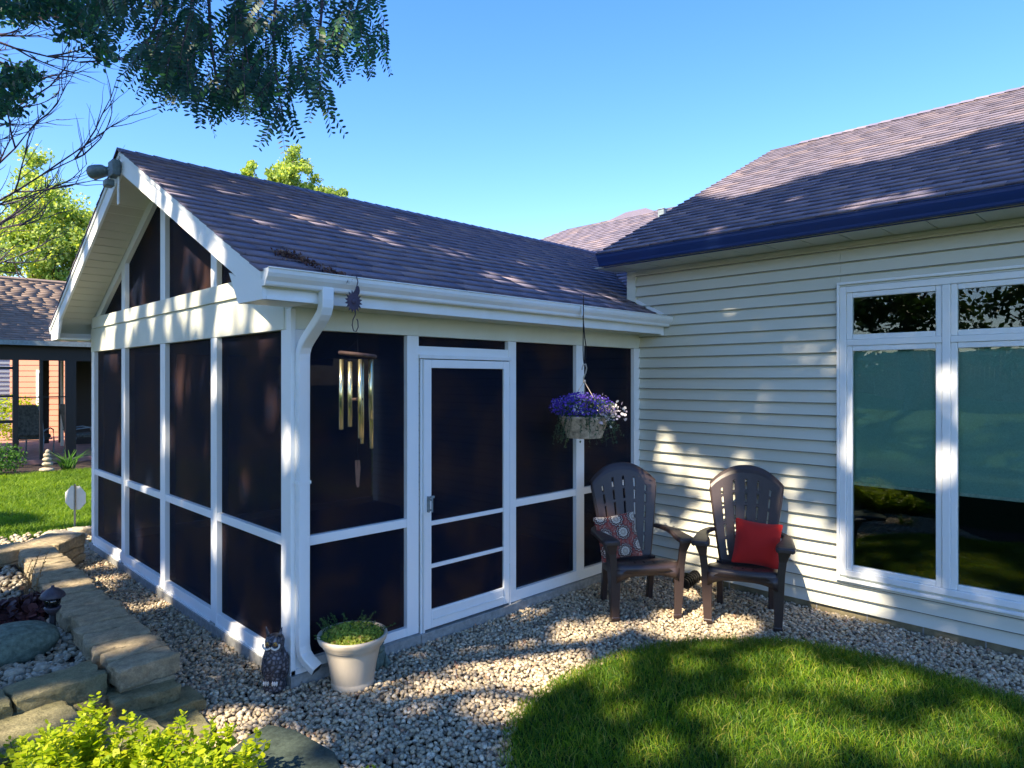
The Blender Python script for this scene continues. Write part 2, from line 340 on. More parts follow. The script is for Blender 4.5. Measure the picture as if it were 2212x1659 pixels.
def dist_edge(P, poly):
    d = np.full(len(P), 9.)
    for i in range(len(poly)):
        a = np.array(poly[i]); b = np.array(poly[(i+1) % len(poly)]); ab = b-a
        tt = np.clip(((P[:, :2]-a) @ ab)/(ab @ ab+1e-12), 0, 1); d = np.minimum(d, np.linalg.norm(P[:, :2]-(a+tt[:, None]*ab), axis=1))
    return d
gb = MB().add([(-.62, 5.3, -.045), (-.62, -.25, -.045), (-1.0, -.6, -.045), (-1.0, -9, -.045), (3.95, -9, -.045), (3.95, 0.1, -.045), (.1, .1, -.045), (.1, 5.3, -.045)], [tuple(range(8))])
tag(gb.build('gravel_bed', 'soil'), kind='structure')
# lawn mound with a turf top
lw = MB(); c = (1.6, -4.2)
rings = []
for k, (s, z) in enumerate([(1.0, -.05), (.995, -.01), (.97, .015), (.88, .03), (.6, .045), (.2, .05)]):
    rings.append([(c[0]+(p[0]-c[0])*s, c[1]+(p[1]-c[1])*s, z) for p in LAWN])
lw.loft(rings); tag(lw.build('lawn', 'grassbase', smooth=True), kind='structure')

def pebbles(name, P, size, mat, label=None):
    """P (n,3) centres"""
    n = len(P); b = bmesh.new(); bmesh.ops.create_icosphere(b, subdivisions=1, radius=1)
    bv = np.array([v.co[:] for v in b.verts]); bf = np.array([[v.index for v in f.verts] for f in b.faces]); b.free()
    q = nr.normal(size=(n, 3)); tilt = nr.normal(size=(n,))*.45; tilt2 = nr.normal(size=(n,))*.45; yaw = nr.uniform(0, 2*math.pi, n)
    sx = size*nr.uniform(.75, 1.25, n); sy = sx*nr.uniform(.62, .95, n); sz = sx*nr.uniform(.42, .7, n)
    V = bv[None]*np.stack([sx, sy, sz], 1)[:, None, :]
    V = V*(1+.13*np.sin(bv[None, :, :]*3+nr.uniform(0, 6, (n, 1, 3))))
    cy, sy_ = np.cos(tilt)[:, None], np.sin(tilt)[:, None]; x, y, z = V[..., 0], V[..., 1], V[..., 2]
    x, z = x*cy+z*sy_, -x*sy_+z*cy; c2, s2 = np.cos(tilt2)[:, None], np.sin(tilt2)[:, None]; y, z = y*c2-z*s2, y*s2+z*c2
    c3, s3 = np.cos(yaw)[:, None], np.sin(yaw)[:, None]; x, y = x*c3-y*s3, x*s3+y*c3
    V = np.stack([x, y, z], 2)+P[:, None, :]
    F = (bf[None]+(np.arange(n)*len(bv))[:, None, None]).reshape(-1, 3)
    return npmesh(name, V.reshape(-1, 3), F, mat, smooth=True)
def gravel_pts():
    out = []
    for zl, st in ((-.033, .0275), (-.012, .028)):
        xs = np.arange(-1.0, 3.86, st); ys = np.arange(-4.2, 5.3, st); X, Y = np.meshgrid(xs, ys); P = np.stack([X.ravel(), Y.ravel(), np.full(X.size, zl)], 1)
        P[:, :2] += nr.uniform(-.5, .5, (len(P), 2))*st*1.1; P[:, 2] += nr.uniform(-.007, .009, len(P)); out.append(P)
    P = np.concatenate(out)
    m = ((P[:, 1] < -.02) & (P[:, 0] < 3.86)) | ((P[:, 0] < -.015) & (P[:, 0] > -.60) & (P[:, 1] < 5.2))
    m &= ~((P[:, 0] < -.58) & (P[:, 1] > .1))
    m &= ~(inside(P, LAWN) & (dist_edge(P, LAWN) > .03))
    m &= ((P-CAM) @ FWD > 2.5)
    return P[m]
GP = gravel_pts()
tag(pebbles('gravel', GP, .018, 'pebble'), 'loose tan grey and cream river pebbles covering the bed around the porch', 'gravel', kind='stuff')

def blades(name, P, h, w, mat, lean=.35, seg=2):
    n = len(P); a = nr.uniform(0, 2*math.pi, n); L = h*nr.uniform(.55, 1.25, n); ln = nr.normal(size=(n, 2))*lean*L[:, None]
    d = np.stack([np.cos(a), np.sin(a), np.zeros(n)], 1)*w*nr.uniform(.7, 1.3, n)[:, None]
    mid = P+np.concatenate([ln*.35, (L*.6)[:, None]], 1); tip = P+np.concatenate([ln*1.2, (L*.95)[:, None]], 1)
    V = np.stack([P-d*.5, P+d*.5, mid+d*.42, tip+d*.06, tip-d*.06, mid-d*.42], 1).reshape(-1, 3)
    b = np.arange(n)[:, None]*6; F = np.concatenate([b+np.array([[0, 1, 2, 5]]), b+np.array([[5, 2, 3, 4]])])
    return npmesh(name, V, F, mat)
n = 120000; P = np.stack([nr.uniform(-.6, 3.2, n), nr.uniform(-5.2, -1.1, n), np.full(n, .02)], 1)
P = P[inside(P, LAWN) | (dist_edge(P, LAWN) < .035)*(nr.random(len(P)) < .6)]; P = P[(P-CAM) @ FWD > 2.3]
de = dist_edge(P, LAWN); P[:, 2] = -.01+.055*np.clip(de/.3, 0, 1)
tag(blades('grass', P, .054, .0040, 'grass', .55), 'short vivid green grass on the rounded front lawn', 'grass', kind='stuff')

# ------------------------------------------------------------------ shingle fields
def shingles(name, org, ud, vd, width_fn, L, mat, parent=None, expo=.145, tab=.30, back=.0):
    """org: eave corner, ud: along eave, vd: up slope, width_fn(v)->(u0,u1)"""
    org, ud, vd = (np.array(a, float) for a in (org, ud, vd)); nd = np.cross(ud, vd); nd *= np.sign(nd[2])
    V = []; F = []; nrow = int(math.ceil(L/expo))
    for r in range(nrow):
        v0 = r*expo; v1 = min(v0+expo*1.18, L); u0, u1 = width_fn(v0+expo*.5)
        u = u0-(r*.45 % 1)*tab
        while u < u1:
            wd = tab*(.98+rnd.uniform(-.12, .12)); a = max(u, u0); b = min(u+wd-.004, u1)
            if b-a > .01:
                th = .017+rnd.uniform(-.002, .003); e = rnd.uniform(-.004, .004)
                pts = [(a, v0+e+.014, 0), (b, v0+e+.014, 0), (b, v1, -.006), (a, v1, -.006), (a, v0+e, th), (b, v0+e, th), (b, v1, .001), (a, v1, .001)]
                o = len(V); V += [org+ud*p[0]+vd*p[1]+nd*(p[2]) for p in pts]
                F += [(o+4, o+5, o+6, o+7), (o, o+1, o+5, o+4), (o, o+4, o+7, o+3), (o+1, o+2, o+6, o+5)]
            u += wd
    return npmesh(name, np.array(V), np.array(F), mat, parent)

# ------------------------------------------------------------------ screened porch
porch = empty('screened_porch', (0, 0, 0), 0, 'white framed gabled screened porch with dark mesh panels, joined to the siding house', 'porch')
W, L = 4.94, 3.87
def pb(name, mat, *boxes, bevel=.003, parent=porch, **k):
    m = MB()
    for b in boxes: m.box(*b)
    return m.build(name, mat, parent, bevel=bevel, **k)
pb('slab', 'concrete', (-.02, 3.866, -.035, W+.02, -.06, .058))
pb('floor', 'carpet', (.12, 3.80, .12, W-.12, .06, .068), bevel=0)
D = .09      # member depth
# corner posts
pb('corner_post', 'white', (0, .118, 0, .148, .062, 2.27))
pb('corner_trim', 'white', (-.012, .022, -.012, .05, .05, 2.40), (-.011, .10, -.012, -.001, .05, .09))
pb('corner_post', 'white', (3.76, 3.866, 0, .1, .062, 2.27))
pb('corner_post', 'white', (0, .1, W-.12, W, .062, 2.27))
# front wall members
pb('sill_plate', 'white', (.119, .90, .003, .093, .062, .125)); pb('sill_plate', 'white', (2.033, 3.759, .003, .093, .062, .155))
for a, b in ((.90, 1.006), (1.938, 2.032), (2.83, 2.946)): pb('post', 'white', (a, b, 0, D, .062, 2.27))
for a, b in ((.119, .899), (2.033, 2.829), (2.947, 3.759)): pb('rail', 'white', (a, b, .004, .06, .862, .925))
pb('header', 'cream', (.0, 3.866, -.002, .10, 2.271, 2.50))
for a, b, z0 in ((.119, .899, .126), (2.033, 2.829, .156), (2.947, 3.759, .156)):
    pb('screen_panel', 'screen', (a, b, .040, .044, z0, .862), bevel=0); pb('screen_panel', 'screen', (a, b, .040, .044, .925, 2.27), bevel=0)
# transom over door
pb('rail', 'white', (1.007, 1.937, .002, .07, 2.115, 2.198)); pb('drip_cap', 'whiteg', (.995, 1.95, -.03, .001, 2.105, 2.135))
pb('screen_panel', 'screen', (1.007, 1.937, .040, .044, 2.199, 2.27), bevel=0)
# door
door = pb('door', 'white', (1.045, 1.108, -.022, .012, .075, 2.098), (1.866, 1.93, -.022, .012, .075, 2.098), (1.109, 1.865, -.021, .011, 2.035, 2.098), (1.109, 1.865, -.021, .011, .075, .215), (1.109, 1.865, -.018, .008, .525, .556), (1.109, 1.865, -.018, .008, .846, .880), bevel=.004)
rel(pb('door_screen', 'screen', (1.109, 1.865, -.006, -.002, .216, 2.034), bevel=0, parent=None), door)
rel(pb('kick_panel', 'whiteg', (1.12, 1.855, -.026, -.0215, .145, .205), (1.12, 1.855, -.034, -.0265, .138, .146), bevel=.002, parent=None), door)
rel(pb('door_handle', 'greymetal', (1.062, 1.078, -.045, -.0225, .955, 1.075), (1.064, 1.076, -.075, -.0455, 1.045, 1.06), (1.064, 1.076, -.075, -.0455, .968, .982), (1.063, 1.077, -.082, -.0755, .962, 1.066), (1.075, 1.108, -.06, -.046, 1.06, 1.078), bevel=.003, parent=None), door)
for z in (.28, .34, 1.45, 1.9): rel(pb('hinge', 'whiteg', (1.925, 1.940, -.032, -.0225, z, z+.07), bevel=.002, parent=None), door)
pb('door_jamb', 'whiteg', (1.010, 1.026, -.018, -.001, .02, 2.10), (1.030, 1.043, -.028, -.001, .02, 2.10), bevel=.002)
pb('door_jamb', 'whiteg', (1.9325, 1.95, -.02, -.001, .03, 2.10), bevel=.002)
pb('threshold', 'concrete', (1.0, 1.97, -.045, -.036, -.05, .062))
# left wall x=0
PY = [(1.224, 1.344), (2.405, 2.535), (3.62, 3.745)]
for a, b in PY: pb('post', 'white', (0, D, a, b, .062, 2.27))
sp = [(.149, 1.223), (1.345, 2.404), (2.536, 3.619), (3.746, W-.121)]
for a, b in sp:
    pb('rail', 'white', (.004, .06, a, b, .862, .922)); pb('sill_plate', 'white', (.003, .093, a, b, .062, .150))
    pb('screen_panel', 'screen', (.040, .044, a, b, .151, .862), bevel=0); pb('screen_panel', 'screen', (.040, .044, a, b, .922, 2.27), bevel=0)
    pb('skirt_trim', 'white', (-.012, -.001, a, b, .045, .075), bevel=.002)
pb('gable_beam', 'cream', (-.004, .10, 0.101, W, 2.271, 2.535)); pb('gable_sill', 'cream', (-.022, .06, .12, W-.12, 2.536, 2.66))
# right / back wall y=W : plain posts and screens so that the room reads true from the side
for a, b in ((.1, 1.35), (1.45, 2.6), (2.7, 3.76)):
    pb('screen_panel', 'screen', (a, b, W-.05, W-.046, .15, 2.27), bevel=0)
pb('header', 'cream', (.1, 3.866, W-.1, W, 2.27, 2.66)); pb('post', 'white', (1.35, 1.45, W-.09, W, .062, 2.27)); pb('post', 'white', (2.6, 2.7, W-.09, W, .062, 2.27)); pb('sill_plate', 'white', (.1, 3.76, W-.09, W, .062, .15))
RZ = lambda y: 3.93-.49*abs(2.47-y)       # roof top surface
# gable triangle
gp = lambda y, off: (0.0, y, RZ(y)-off)
m = MB(); 
for s in (1, -1):
    y0 = 2.47-s*2.47; ys = (y0, 2.47); m.prism([(0.003, y0, RZ(y0)-.12), (0.003, 2.47, RZ(2.47)-.12), (0.003, 2.47, RZ(2.47)-.225), (0.003, y0, RZ(y0)-.225)], (.085, 0, 0))
m.build('gable_rake_frame', 'white', porch)
for a, b in PY:
    MB().prism([(.001, a, 2.661), (.001, b, 2.661), (.001, b, min(RZ(b), 3.9)-.226), (.001, a, min(RZ(a), 3.9)-.226)] if a > 2.6 or b < 2.4 else [(.001, a, 2.661), (.001, b, 2.661), (.001, b, RZ(b)-.226), (.001, 2.47, 3.93-.226), (.001, a, RZ(a)-.226)], (.07, 0, 0)).build('gable_post', 'white', porch, bevel=.002)
ye = [.35, 1.224, 1.344, 2.405, 2.535, 3.62, 3.745, 4.59]
for a, b in ((.36, 1.223), (1.345, 2.404), (2.536, 3.619), (3.746, 4.58)):
    pts = [(.040, a, 2.661), (.040, b, 2.661), (.040, b, RZ(b)-.23), (.040, a, RZ(a)-.23)]
    MB().prism(pts, (.004, 0, 0)).build('gable_screen', 'screen', porch)
# roof deck, shingles, soffit, fascia
OV = -.335; EY = -.32; RX = 6.3; sl = math.hypot(1, .49); vd = (0, 1/sl, .49/sl)
m = MB(); m.prism([(OV+.01, EY, RZ(EY)-.012), (OV+.01, 2.47, 3.918), (OV+.01, 2.47, 3.80), (OV+.01, EY, RZ(EY)-.09)], (3.5-OV, 0, 0)); m.prism([(OV+.01, 2*2.47-EY, RZ(EY)-.012), (OV+.01, 2.4705, 3.918), (OV+.01, 2.4705, 3.80), (OV+.01, 2*2.47-EY, RZ(EY)-.09)], (3.5-OV, 0, 0))
m.prism([(3.18, .16, RZ(.16)-.012), (3.18, 2.47, 3.918), (3.18, 2.47, 3.84), (3.18, .16, RZ(.16)-.1)], (2.9, 0, 0))
m.build('roof_deck', 'cream', porch)
def wf(v): y = EY+v/sl; return (0, (3.865-OV) if y < .16 else min(4.03+(y-.16)*.98, 6.3)-OV)
shingles('roof', (OV-.02, EY-.02, RZ(EY)-.02*.49), (1, 0, 0), vd, wf, (2.47-EY)*sl, 'shingle', porch)
shingles('roof', (OV-.02, 4.94-EY+.02, RZ(EY)-.02*.49), (1, 0, 0), (0, -1/sl, .49/sl), wf, (2.47-EY)*sl, 'shingle', porch)
m = MB(); x = OV-.03
while x < 6.25:
    for s in (-1, 1): m.add([(x, 2.47, 3.952), (x+.17, 2.47, 3.944), (x+.17, 2.47+s*.13, 3.944-.068), (x, 2.47+s*.13, 3.952-.068), (x, 2.47, 3.930), (x, 2.47+s*.13, 3.952-.09)], [(0, 1, 2, 3), (0, 3, 5, 4)])
    x += .145
m.build('ridge_cap', 'shingle', porch)
# rake fascia boards and rake soffit
for s in (1, -1):
    Yc = lambda y: 2.47-s*(2.47-y)
    top = [(OV, Yc(EY), RZ(EY)-.004), (OV, 2.47, 3.925), (OV, 2.47, 3.925-.19), (OV, Yc(EY+.02), RZ(EY)-.155)]
    MB().prism(top, (.022, 0, 0)).build('rake_fascia', 'white', porch, bevel=.002)
    MB().prism([(OV-.012, Yc(EY), RZ(EY)-.004), (OV-.012, 2.47, 3.928), (OV-.012, 2.47, 3.928-.045), (OV-.012, Yc(EY), RZ(EY)-.045)], (.0115, 0, 0)).build('drip_edge', 'whiteg', porch)
    # soffit as V-groove strips running across the overhang
    m = MB(); k = 0; y = EY+.3
    while y < 2.45:
        a, b = y, min(y+.118, 2.46); za, zb = RZ(a)-.115, RZ(b)-.115
        A = [(OV+.023, Yc(a), za), (OV+.023, Yc(b-.012), zb-.0055), (-.003 if b < 99 else 0, Yc(b-.012), zb-.0055), (-.003, Yc(a), za)]
        m.prism(A, (0, 0, -.008)); zb += .016; B = [(OV+.023, Yc(b-.014), zb), (OV+.023, Yc(b+.002), zb), (-.003, Yc(b+.002), zb), (-.003, Yc(b-.014), zb)]
        m.prism(B, (0, 0, .004)); y += .118
    m.build('rake_soffit', 'soffit', porch)
    # boxed return at the eave corner
    ya, yb = sorted((Yc(EY+.002), Yc(-.001)))
    pb('eave_return', 'white', (OV+.023, -.013, ya, yb, 2.405, 2.425)) 
    MB().prism([(OV+.001, Yc(EY+.001), 2.405), (OV+.001, Yc(EY+.001), RZ(EY)-.10), (OV+.001, Yc(.16), RZ(.16)-.19), (OV+.001, Yc(.02), 2.405)], (.02, 0, 0)).build('eave_return', 'white', porch)
pb('fascia', 'whiteg', (OV+.022, 3.80, -.302, -.28, 2.405, 2.545)); pb('fascia', 'whiteg', (OV+.022, 3.80, 4.94+.28, 4.94+.302, 2.405, 2.545))
m = MB(); x = OV+.03
while x < 3.78:
    m.box(x, min(x+.145, 3.80), -.279, -.004, 2.412, 2.42); m.box(x+.145, min(x+.15, 3.80), -.279, -.004, 2.416, 2.422); x += .15
m.build('eave_soffit', 'soffit', porch)
pb('eave_soffit', 'soffit', (OV+.03, 3.8, W+.004, W+.279, 2.412, 2.42)); pb('fascia_return', 'white', (3.801, 3.845, -.30, -.03, 2.395, 2.545))
# K-style gutter
def gutter(name, x0, x1, y, z, s, mat, parent, axis='x', h=.10):
    prof = [(0, 0), (0, -h), (.055, -h), (.062, -h+.008), (.066, -h+.025), (.088, -.045), (.098, -.025), (.100, -.004), (.108, 0), (.108, .006), (.092, .006), (.092, -.004), (.058, -h+.03), (.05, -h+.008), (.006, -h+.008), (.006, 0)]
    P0 = [(x0, y-s*a, z+b) for a, b in prof] if axis == 'x' else [(y-s*a, x0, z+b) for a, b in prof]
    d = (x1-x0, 0, 0) if axis == 'x' else (0, x1-x0, 0)
    m = MB(); n = len(P0); q = [tuple(np.array(p)+np.array(d)) for p in P0]
    m.add(P0+q, [(i, (i+1) % n, (i+1) % n+n, i+n) for i in range(n)])
    for R0 in (P0, q): m.add(R0[:9]+[R0[15]], [tuple(range(10))])
    return m.build(name, mat, parent)
gut = gutter('gutter', OV-.005, 3.855, -.303, 2.575, 1, 'whiteg', porch, h=.095)
gutter('gutter', OV-.005, 3.855, W+.303, 2.575, -1, 'whiteg', porch, h=.095)
m = MB(); m.box(2.40, 2.415, -.417, -.411, 2.49, 2.583); m.build('gutter_seam', 'whiteg', porch)
# downspout (rectangular, slightly fluted)
def rect_path(pts, wx, wy, ref=(1, 0, 0)):
    rings = []; pts = [Vector(p) for p in pts]
    for i, p in enumerate(pts):
        d = (pts[min(i+1, len(pts)-1)]-pts[max(i-1, 0)]).normalized(); a = Vector(ref); a = (a-d*a.dot(d)).normalized(); b = d.cross(a)
        rings.append([p+a*sx*wx/2+b*sy*wy/2 for sx, sy in ((-1, -.8), (-.86, -1), (-.3, -1), (-.26, -.9), (-.2, -1), (.2, -1), (.26, -.9), (.3, -1), (.86, -1), (1, -.8), (1, .8), (.86, 1), (-.86, 1), (-1, .8))])
    return rings
path = [(.05, -.345, 2.50), (.05, -.345, 2.43), (.05, -.340, 2.39), (.05, -.322, 2.355), (.05, -.297, 2.33), (.05, -.12, 2.20), (.05, -.08, 2.165), (.051, -.053, 2.12), (.052, -.045, 2.07), (.052, -.043, .40), (.052, -.045, .25), (.056, -.057, .20), (.067, -.08, .165), (.09, -.12, .125), (.10, -.14, .11)]
MB().loft(rect_path(path, .078, .060)).build('downspout', 'whiteg', porch, bevel=.002)
m = MB(); r = rect_path(path[-2:], .070, .052); d = Vector((path[-1][0]-path[-2][0], path[-1][1]-path[-2][1], path[-1][2]-path[-2][2])).normalized()*.0015
m.add([p+d for p in r[-1]], [tuple(range(14))]); m.build('spout_opening', 'black', porch)
m = MB(); m.box(.008, .096, -.076, -.008, 1.28, 1.30); m.build('downspout_strap', 'whiteg', porch)
# inside back wall of porch belongs to house

# ------------------------------------------------------------------ house
house = empty('house', (3.87, -3.2, 0), 0, 'pale green grey siding house wing with dark blue gutter and big white window', 'house')
def hb(name, mat, *boxes, bevel=.003, **k):
    m = MB()
    for b in boxes: m.box(*b)
    return rel(m.build(name, mat, None, bevel=bevel, **k), house)
def siding(name, y0, y1, z0, z1, x=3.87, expo=.1064, base=.045, mat='siding', mode='x', parent=house):
    m = MB(); k = 0
    n0 = int(math.floor((z0-base)/expo)); z = base+n0*expo
    while z < z1-1e-4:
        a = max(z, z0); b = min(z+expo, z1); f = lambda q: .027*(1-(q-z)/expo)+.001
        seam = y0+((k*37) % 17)/17*(y1-y0)
        segs = [(y0, y1)] if (y1-y0) < 2.4 or k % 2 else [(y0, seam), (seam+.0012, y1)]
        for (p, q) in segs:
            pr = [(-f(a), a), (-f(b)*1, b), (.02, b), (.02, a)]
            if mode == 'x': m.prism([(x+u, p, v) for u, v in pr], (0, q-p, 0))
            else: m.prism([(p, x+u, v) for u, v in pr], (q-p, 0, 0))
        z += expo; k += 1
    o = m.build(name, mat, None)
    if parent: rel(o, parent)
    g = MB(); z = base+math.ceil((z0-base)/expo-1e-6)*expo          # dark strip painting in the shadow line of each lap
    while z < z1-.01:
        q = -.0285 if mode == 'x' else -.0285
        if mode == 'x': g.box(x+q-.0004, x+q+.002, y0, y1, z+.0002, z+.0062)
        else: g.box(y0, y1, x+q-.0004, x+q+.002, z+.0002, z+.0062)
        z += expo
    if mode == 'x' and g.v: o2 = g.build('lap_shade_line', 'lapshade', None); o2.parent = o
    return o
YW0, YW1 = -3.635, -1.994
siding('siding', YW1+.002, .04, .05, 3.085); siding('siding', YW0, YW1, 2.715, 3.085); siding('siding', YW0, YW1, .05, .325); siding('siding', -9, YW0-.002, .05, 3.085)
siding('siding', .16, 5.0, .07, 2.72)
siding('gable_siding', 3.9, 11, 2.4, 3.06, x=.15, mode='y')
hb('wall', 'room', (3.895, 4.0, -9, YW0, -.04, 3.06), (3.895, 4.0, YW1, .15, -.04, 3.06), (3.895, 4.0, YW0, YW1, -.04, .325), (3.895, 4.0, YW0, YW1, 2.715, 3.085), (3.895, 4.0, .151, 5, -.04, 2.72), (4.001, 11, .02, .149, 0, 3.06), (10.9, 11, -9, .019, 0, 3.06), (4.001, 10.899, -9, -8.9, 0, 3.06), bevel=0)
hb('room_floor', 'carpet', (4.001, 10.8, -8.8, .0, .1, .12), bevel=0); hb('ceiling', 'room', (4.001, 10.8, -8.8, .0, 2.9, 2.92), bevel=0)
hb('foundation', 'found', (3.872, 3.99, -9, 0, -.2, .046)); hb('corner_board', 'cream', (3.845, 3.868, .041, .153, 2.75, 3.084), (3.869, 3.9, .141, .153, 2.75, 3.06))
for y in np.arange(-8.6, -.1, .4): hb('block_joint', 'concrete', (3.869, 3.8715, y, y+.01, -.1, .045), bevel=0)
# step flashing trim on the wall above the porch roof
MB_ = MB().prism([(3.846, .04, RZ(.04)+.012), (3.846, -.33, RZ(-.33)+.012), (3.846, -.33, RZ(-.33)+.045), (3.846, .04, RZ(.04)+.05)], (.012, 0, 0)); rel(MB_.build('step_flashing', 'whiteg', None), house)
# window
win = hb('window', 'white', (3.835, 3.93, YW0, YW0+.05, .33, 2.712), (3.835, 3.93, YW1-.05, YW1, .33, 2.712), (3.836, 3.93, YW0+.051, YW1-.051, 2.662, 2.712), (3.83, 3.93, YW0+.051, YW1-.051, .33, .378),
         (3.838, 3.93, -2.78, -2.725, .379, 2.661), (3.839, 3.93, -2.724, YW1-.051, 2.225, 2.275), (3.839, 3.93, YW0+.051, -2.781, 2.225, 2.275), bevel=.005)
def wpart(name, mat, *b, bevel=.003): 
    m = MB()
    for q in b: m.box(*q)
    o = m.build(name, mat, None, bevel=bevel); o.parent = win; return o
hb('window_casing', 'white', (3.825, 3.85, YW1+.001, YW1+.022, .31, 2.73), (3.825, 3.85, YW0-.022, YW0-.001, .31, 2.73), (3.824, 3.85, YW0-.022, YW1+.022, 2.731, 2.752), (3.815, 3.85, YW0-.022, YW1+.022, .287, .309), bevel=.003)
for (a, b) in ((-2.724, YW1-.051), (YW0+.051, -2.781)):
    for (z0, z1) in ((.379, 2.224), (2.276, 2.661)):
        f = .042
        wpart('sash', 'white', (3.848, 3.90, a, a+f, z0, z1), (3.848, 3.90, b-f, b, z0, z1), (3.849, 3.90, a+f+.001, b-f-.001, z1-f, z1), (3.849, 3.90, a+f+.001, b-f-.001, z0, z0+f), bevel=.006)
        wpart('pane', 'glass', (3.870, 3.876, a+f, b-f, z0+f, z1-f), bevel=0)
    wpart('blind', 'blind', (3.915, 3.918, a+.01, b-.01, 1.10, 2.22), bevel=0); wpart('blind_hem', 'hem', (3.905, 3.922, a+.01, b-.01, 1.075, 1.0995), bevel=.002)
# eave: soffit, fascia, gutter, roof (wing)
HS = .5; hl = math.hypot(1, HS); HZ = lambda x: 3.21+HS*(x-3.35)
m = MB(); y = -9
while y < .10:
    m.box(3.475, 3.84, y, min(y+.29, .14), 3.085, 3.095); m.box(3.475, 3.84, y+.29, min(y+.3, .14), 3.095, 3.105); y += .3
rel(m.build('soffit', 'soffit', None), house)
hb('frieze_board', 'soffit', (3.838, 3.853, -9, .04, 3.05, 3.084))
hb('fascia', 'navy', (3.45, 3.474, -9, .16, 3.082, 3.20)); rel(gutter('gutter', -9, .17, 3.449, 3.20, 1, 'navy', None, axis='y', h=.105), house)
m = MB(); m.prism([(3.36, -9, HZ(3.36)-.014), (7.40, -9, HZ(7.40)-.014), (7.40, -9, HZ(7.4)-.12), (3.46, -9, 3.08)], (0, 9.16, 0)); m.prism([(7.401, -9, HZ(7.4)-.014), (11.4, -9, 3.21), (11.4, -9, 3.1), (7.401, -9, HZ(7.4)-.12)], (0, 9.16, 0)); rel(m.build('roof_deck', 'cream', None), house)
rel(shingles('roof', (3.34, .18, HZ(3.34)), (0, -1, 0), (1/hl, 0, HS/hl), lambda v: (0, 9.2), (7.40-3.34)*hl, 'shingle', None, expo=.145, tab=.31), house)
rel(shingles('roof', (11.45, .18, 3.20), (0, -1, 0), (-1/hl, 0, HS/hl), lambda v: (0, 9.2), (11.45-7.40)*hl, 'shingle', None, expo=.3, tab=.9), house)
m = MB(); y = -.25
while y > -9:
    for s in (-1, 1): m.add([(7.4, y, HZ(7.4)+.03), (7.4, y-.17, HZ(7.4)+.02), (7.4+s*.14, y-.17, HZ(7.4)-.05), (7.4+s*.14, y, HZ(7.4)-.04), (7.4, y, HZ(7.4)+.0), (7.4+s*.14, y, HZ(7.4)-.07)], [(0, 1, 2, 3), (0, 3, 5, 4)])
    y -= .145
rel(m.build('ridge_cap', 'shingle', None), house)
rel(MB().prism([(3.36, .161, HZ(3.36)-.01), (7.4, .161, HZ(7.4)-.01), (7.4, .161, HZ(7.4)-.14), (3.46, .161, HZ(3.46)-.13)], (0, .014, 0)).build('rake_fascia', 'white', None), house)
rel(MB().prism([(3.9, .12, 3.06), (7.4, .12, HZ(7.4)-.14), (10.9, .12, 3.06)], (0, .02, 0)).build('gable_wall', 'siding', None), house)
# main roof behind the porch
BZ = lambda x: 3.93+.5*(x-6.3)
rel(shingles('rear_roof', (6.2, 6.2, BZ(6.2)), (0, -1, 0), (1/hl, 0, HS/hl), lambda v: (max(0, (v/hl-.7)*.7), 6.0), (8.6-6.2)*hl, 'shingle', None), house)
rel(shingles('rear_roof', (3.9, 6.2, BZ(3.9)), (0, -1, 0), (1/hl, 0, HS/hl), lambda v: (6.2-2.47+(6.3-3.9-v/hl)/.98-.03, 6.03), (6.22-3.9)*hl, 'shingle', None), house)
m = MB(); m.prism([(6.2, .19, BZ(6.2)-.014), (8.6, .19, BZ(8.6)-.014), (12, .19, BZ(8.6)-1.7), (6.2, .19, BZ(6.2)-.6)], (0, 4.75, 0)); rel(m.build('rear_roof_deck', 'shingle', None), house)
m = MB(); y = 2.35
while y > .3:
    for s in (-1, 1): m.add([(8.6, y, BZ(8.6)+.04), (8.6, y-.17, BZ(8.6)+.03), (8.6+s*.14, y-.17, BZ(8.6)-.04), (8.6+s*.14, y, BZ(8.6)-.03), (8.6, y, BZ(8.6)), (8.6+s*.14, y, BZ(8.6)-.06)], [(0, 1, 2, 3), (0, 3, 5, 4)])
    y -= .145
rel(m.build('rear_ridge_cap', 'shingle', None), house)
rel(MB().prism([(8.5, 2.6, 4.9), (8.5, 3.05, 5.14), (8.5, 3.5, 5.14), (8.5, 4.6, 4.9)], (1.2, 0, 0)).build('rear_roof_peak', 'shingle', None), house)
rel(MB().box(7.50, 7.61, 2.03, 2.14, 4.4, 4.76).box(7.49, 7.62, 2.02, 2.15, 4.761, 4.775).build('roof_vent', 'greymetal', None, bevel=.003), house)

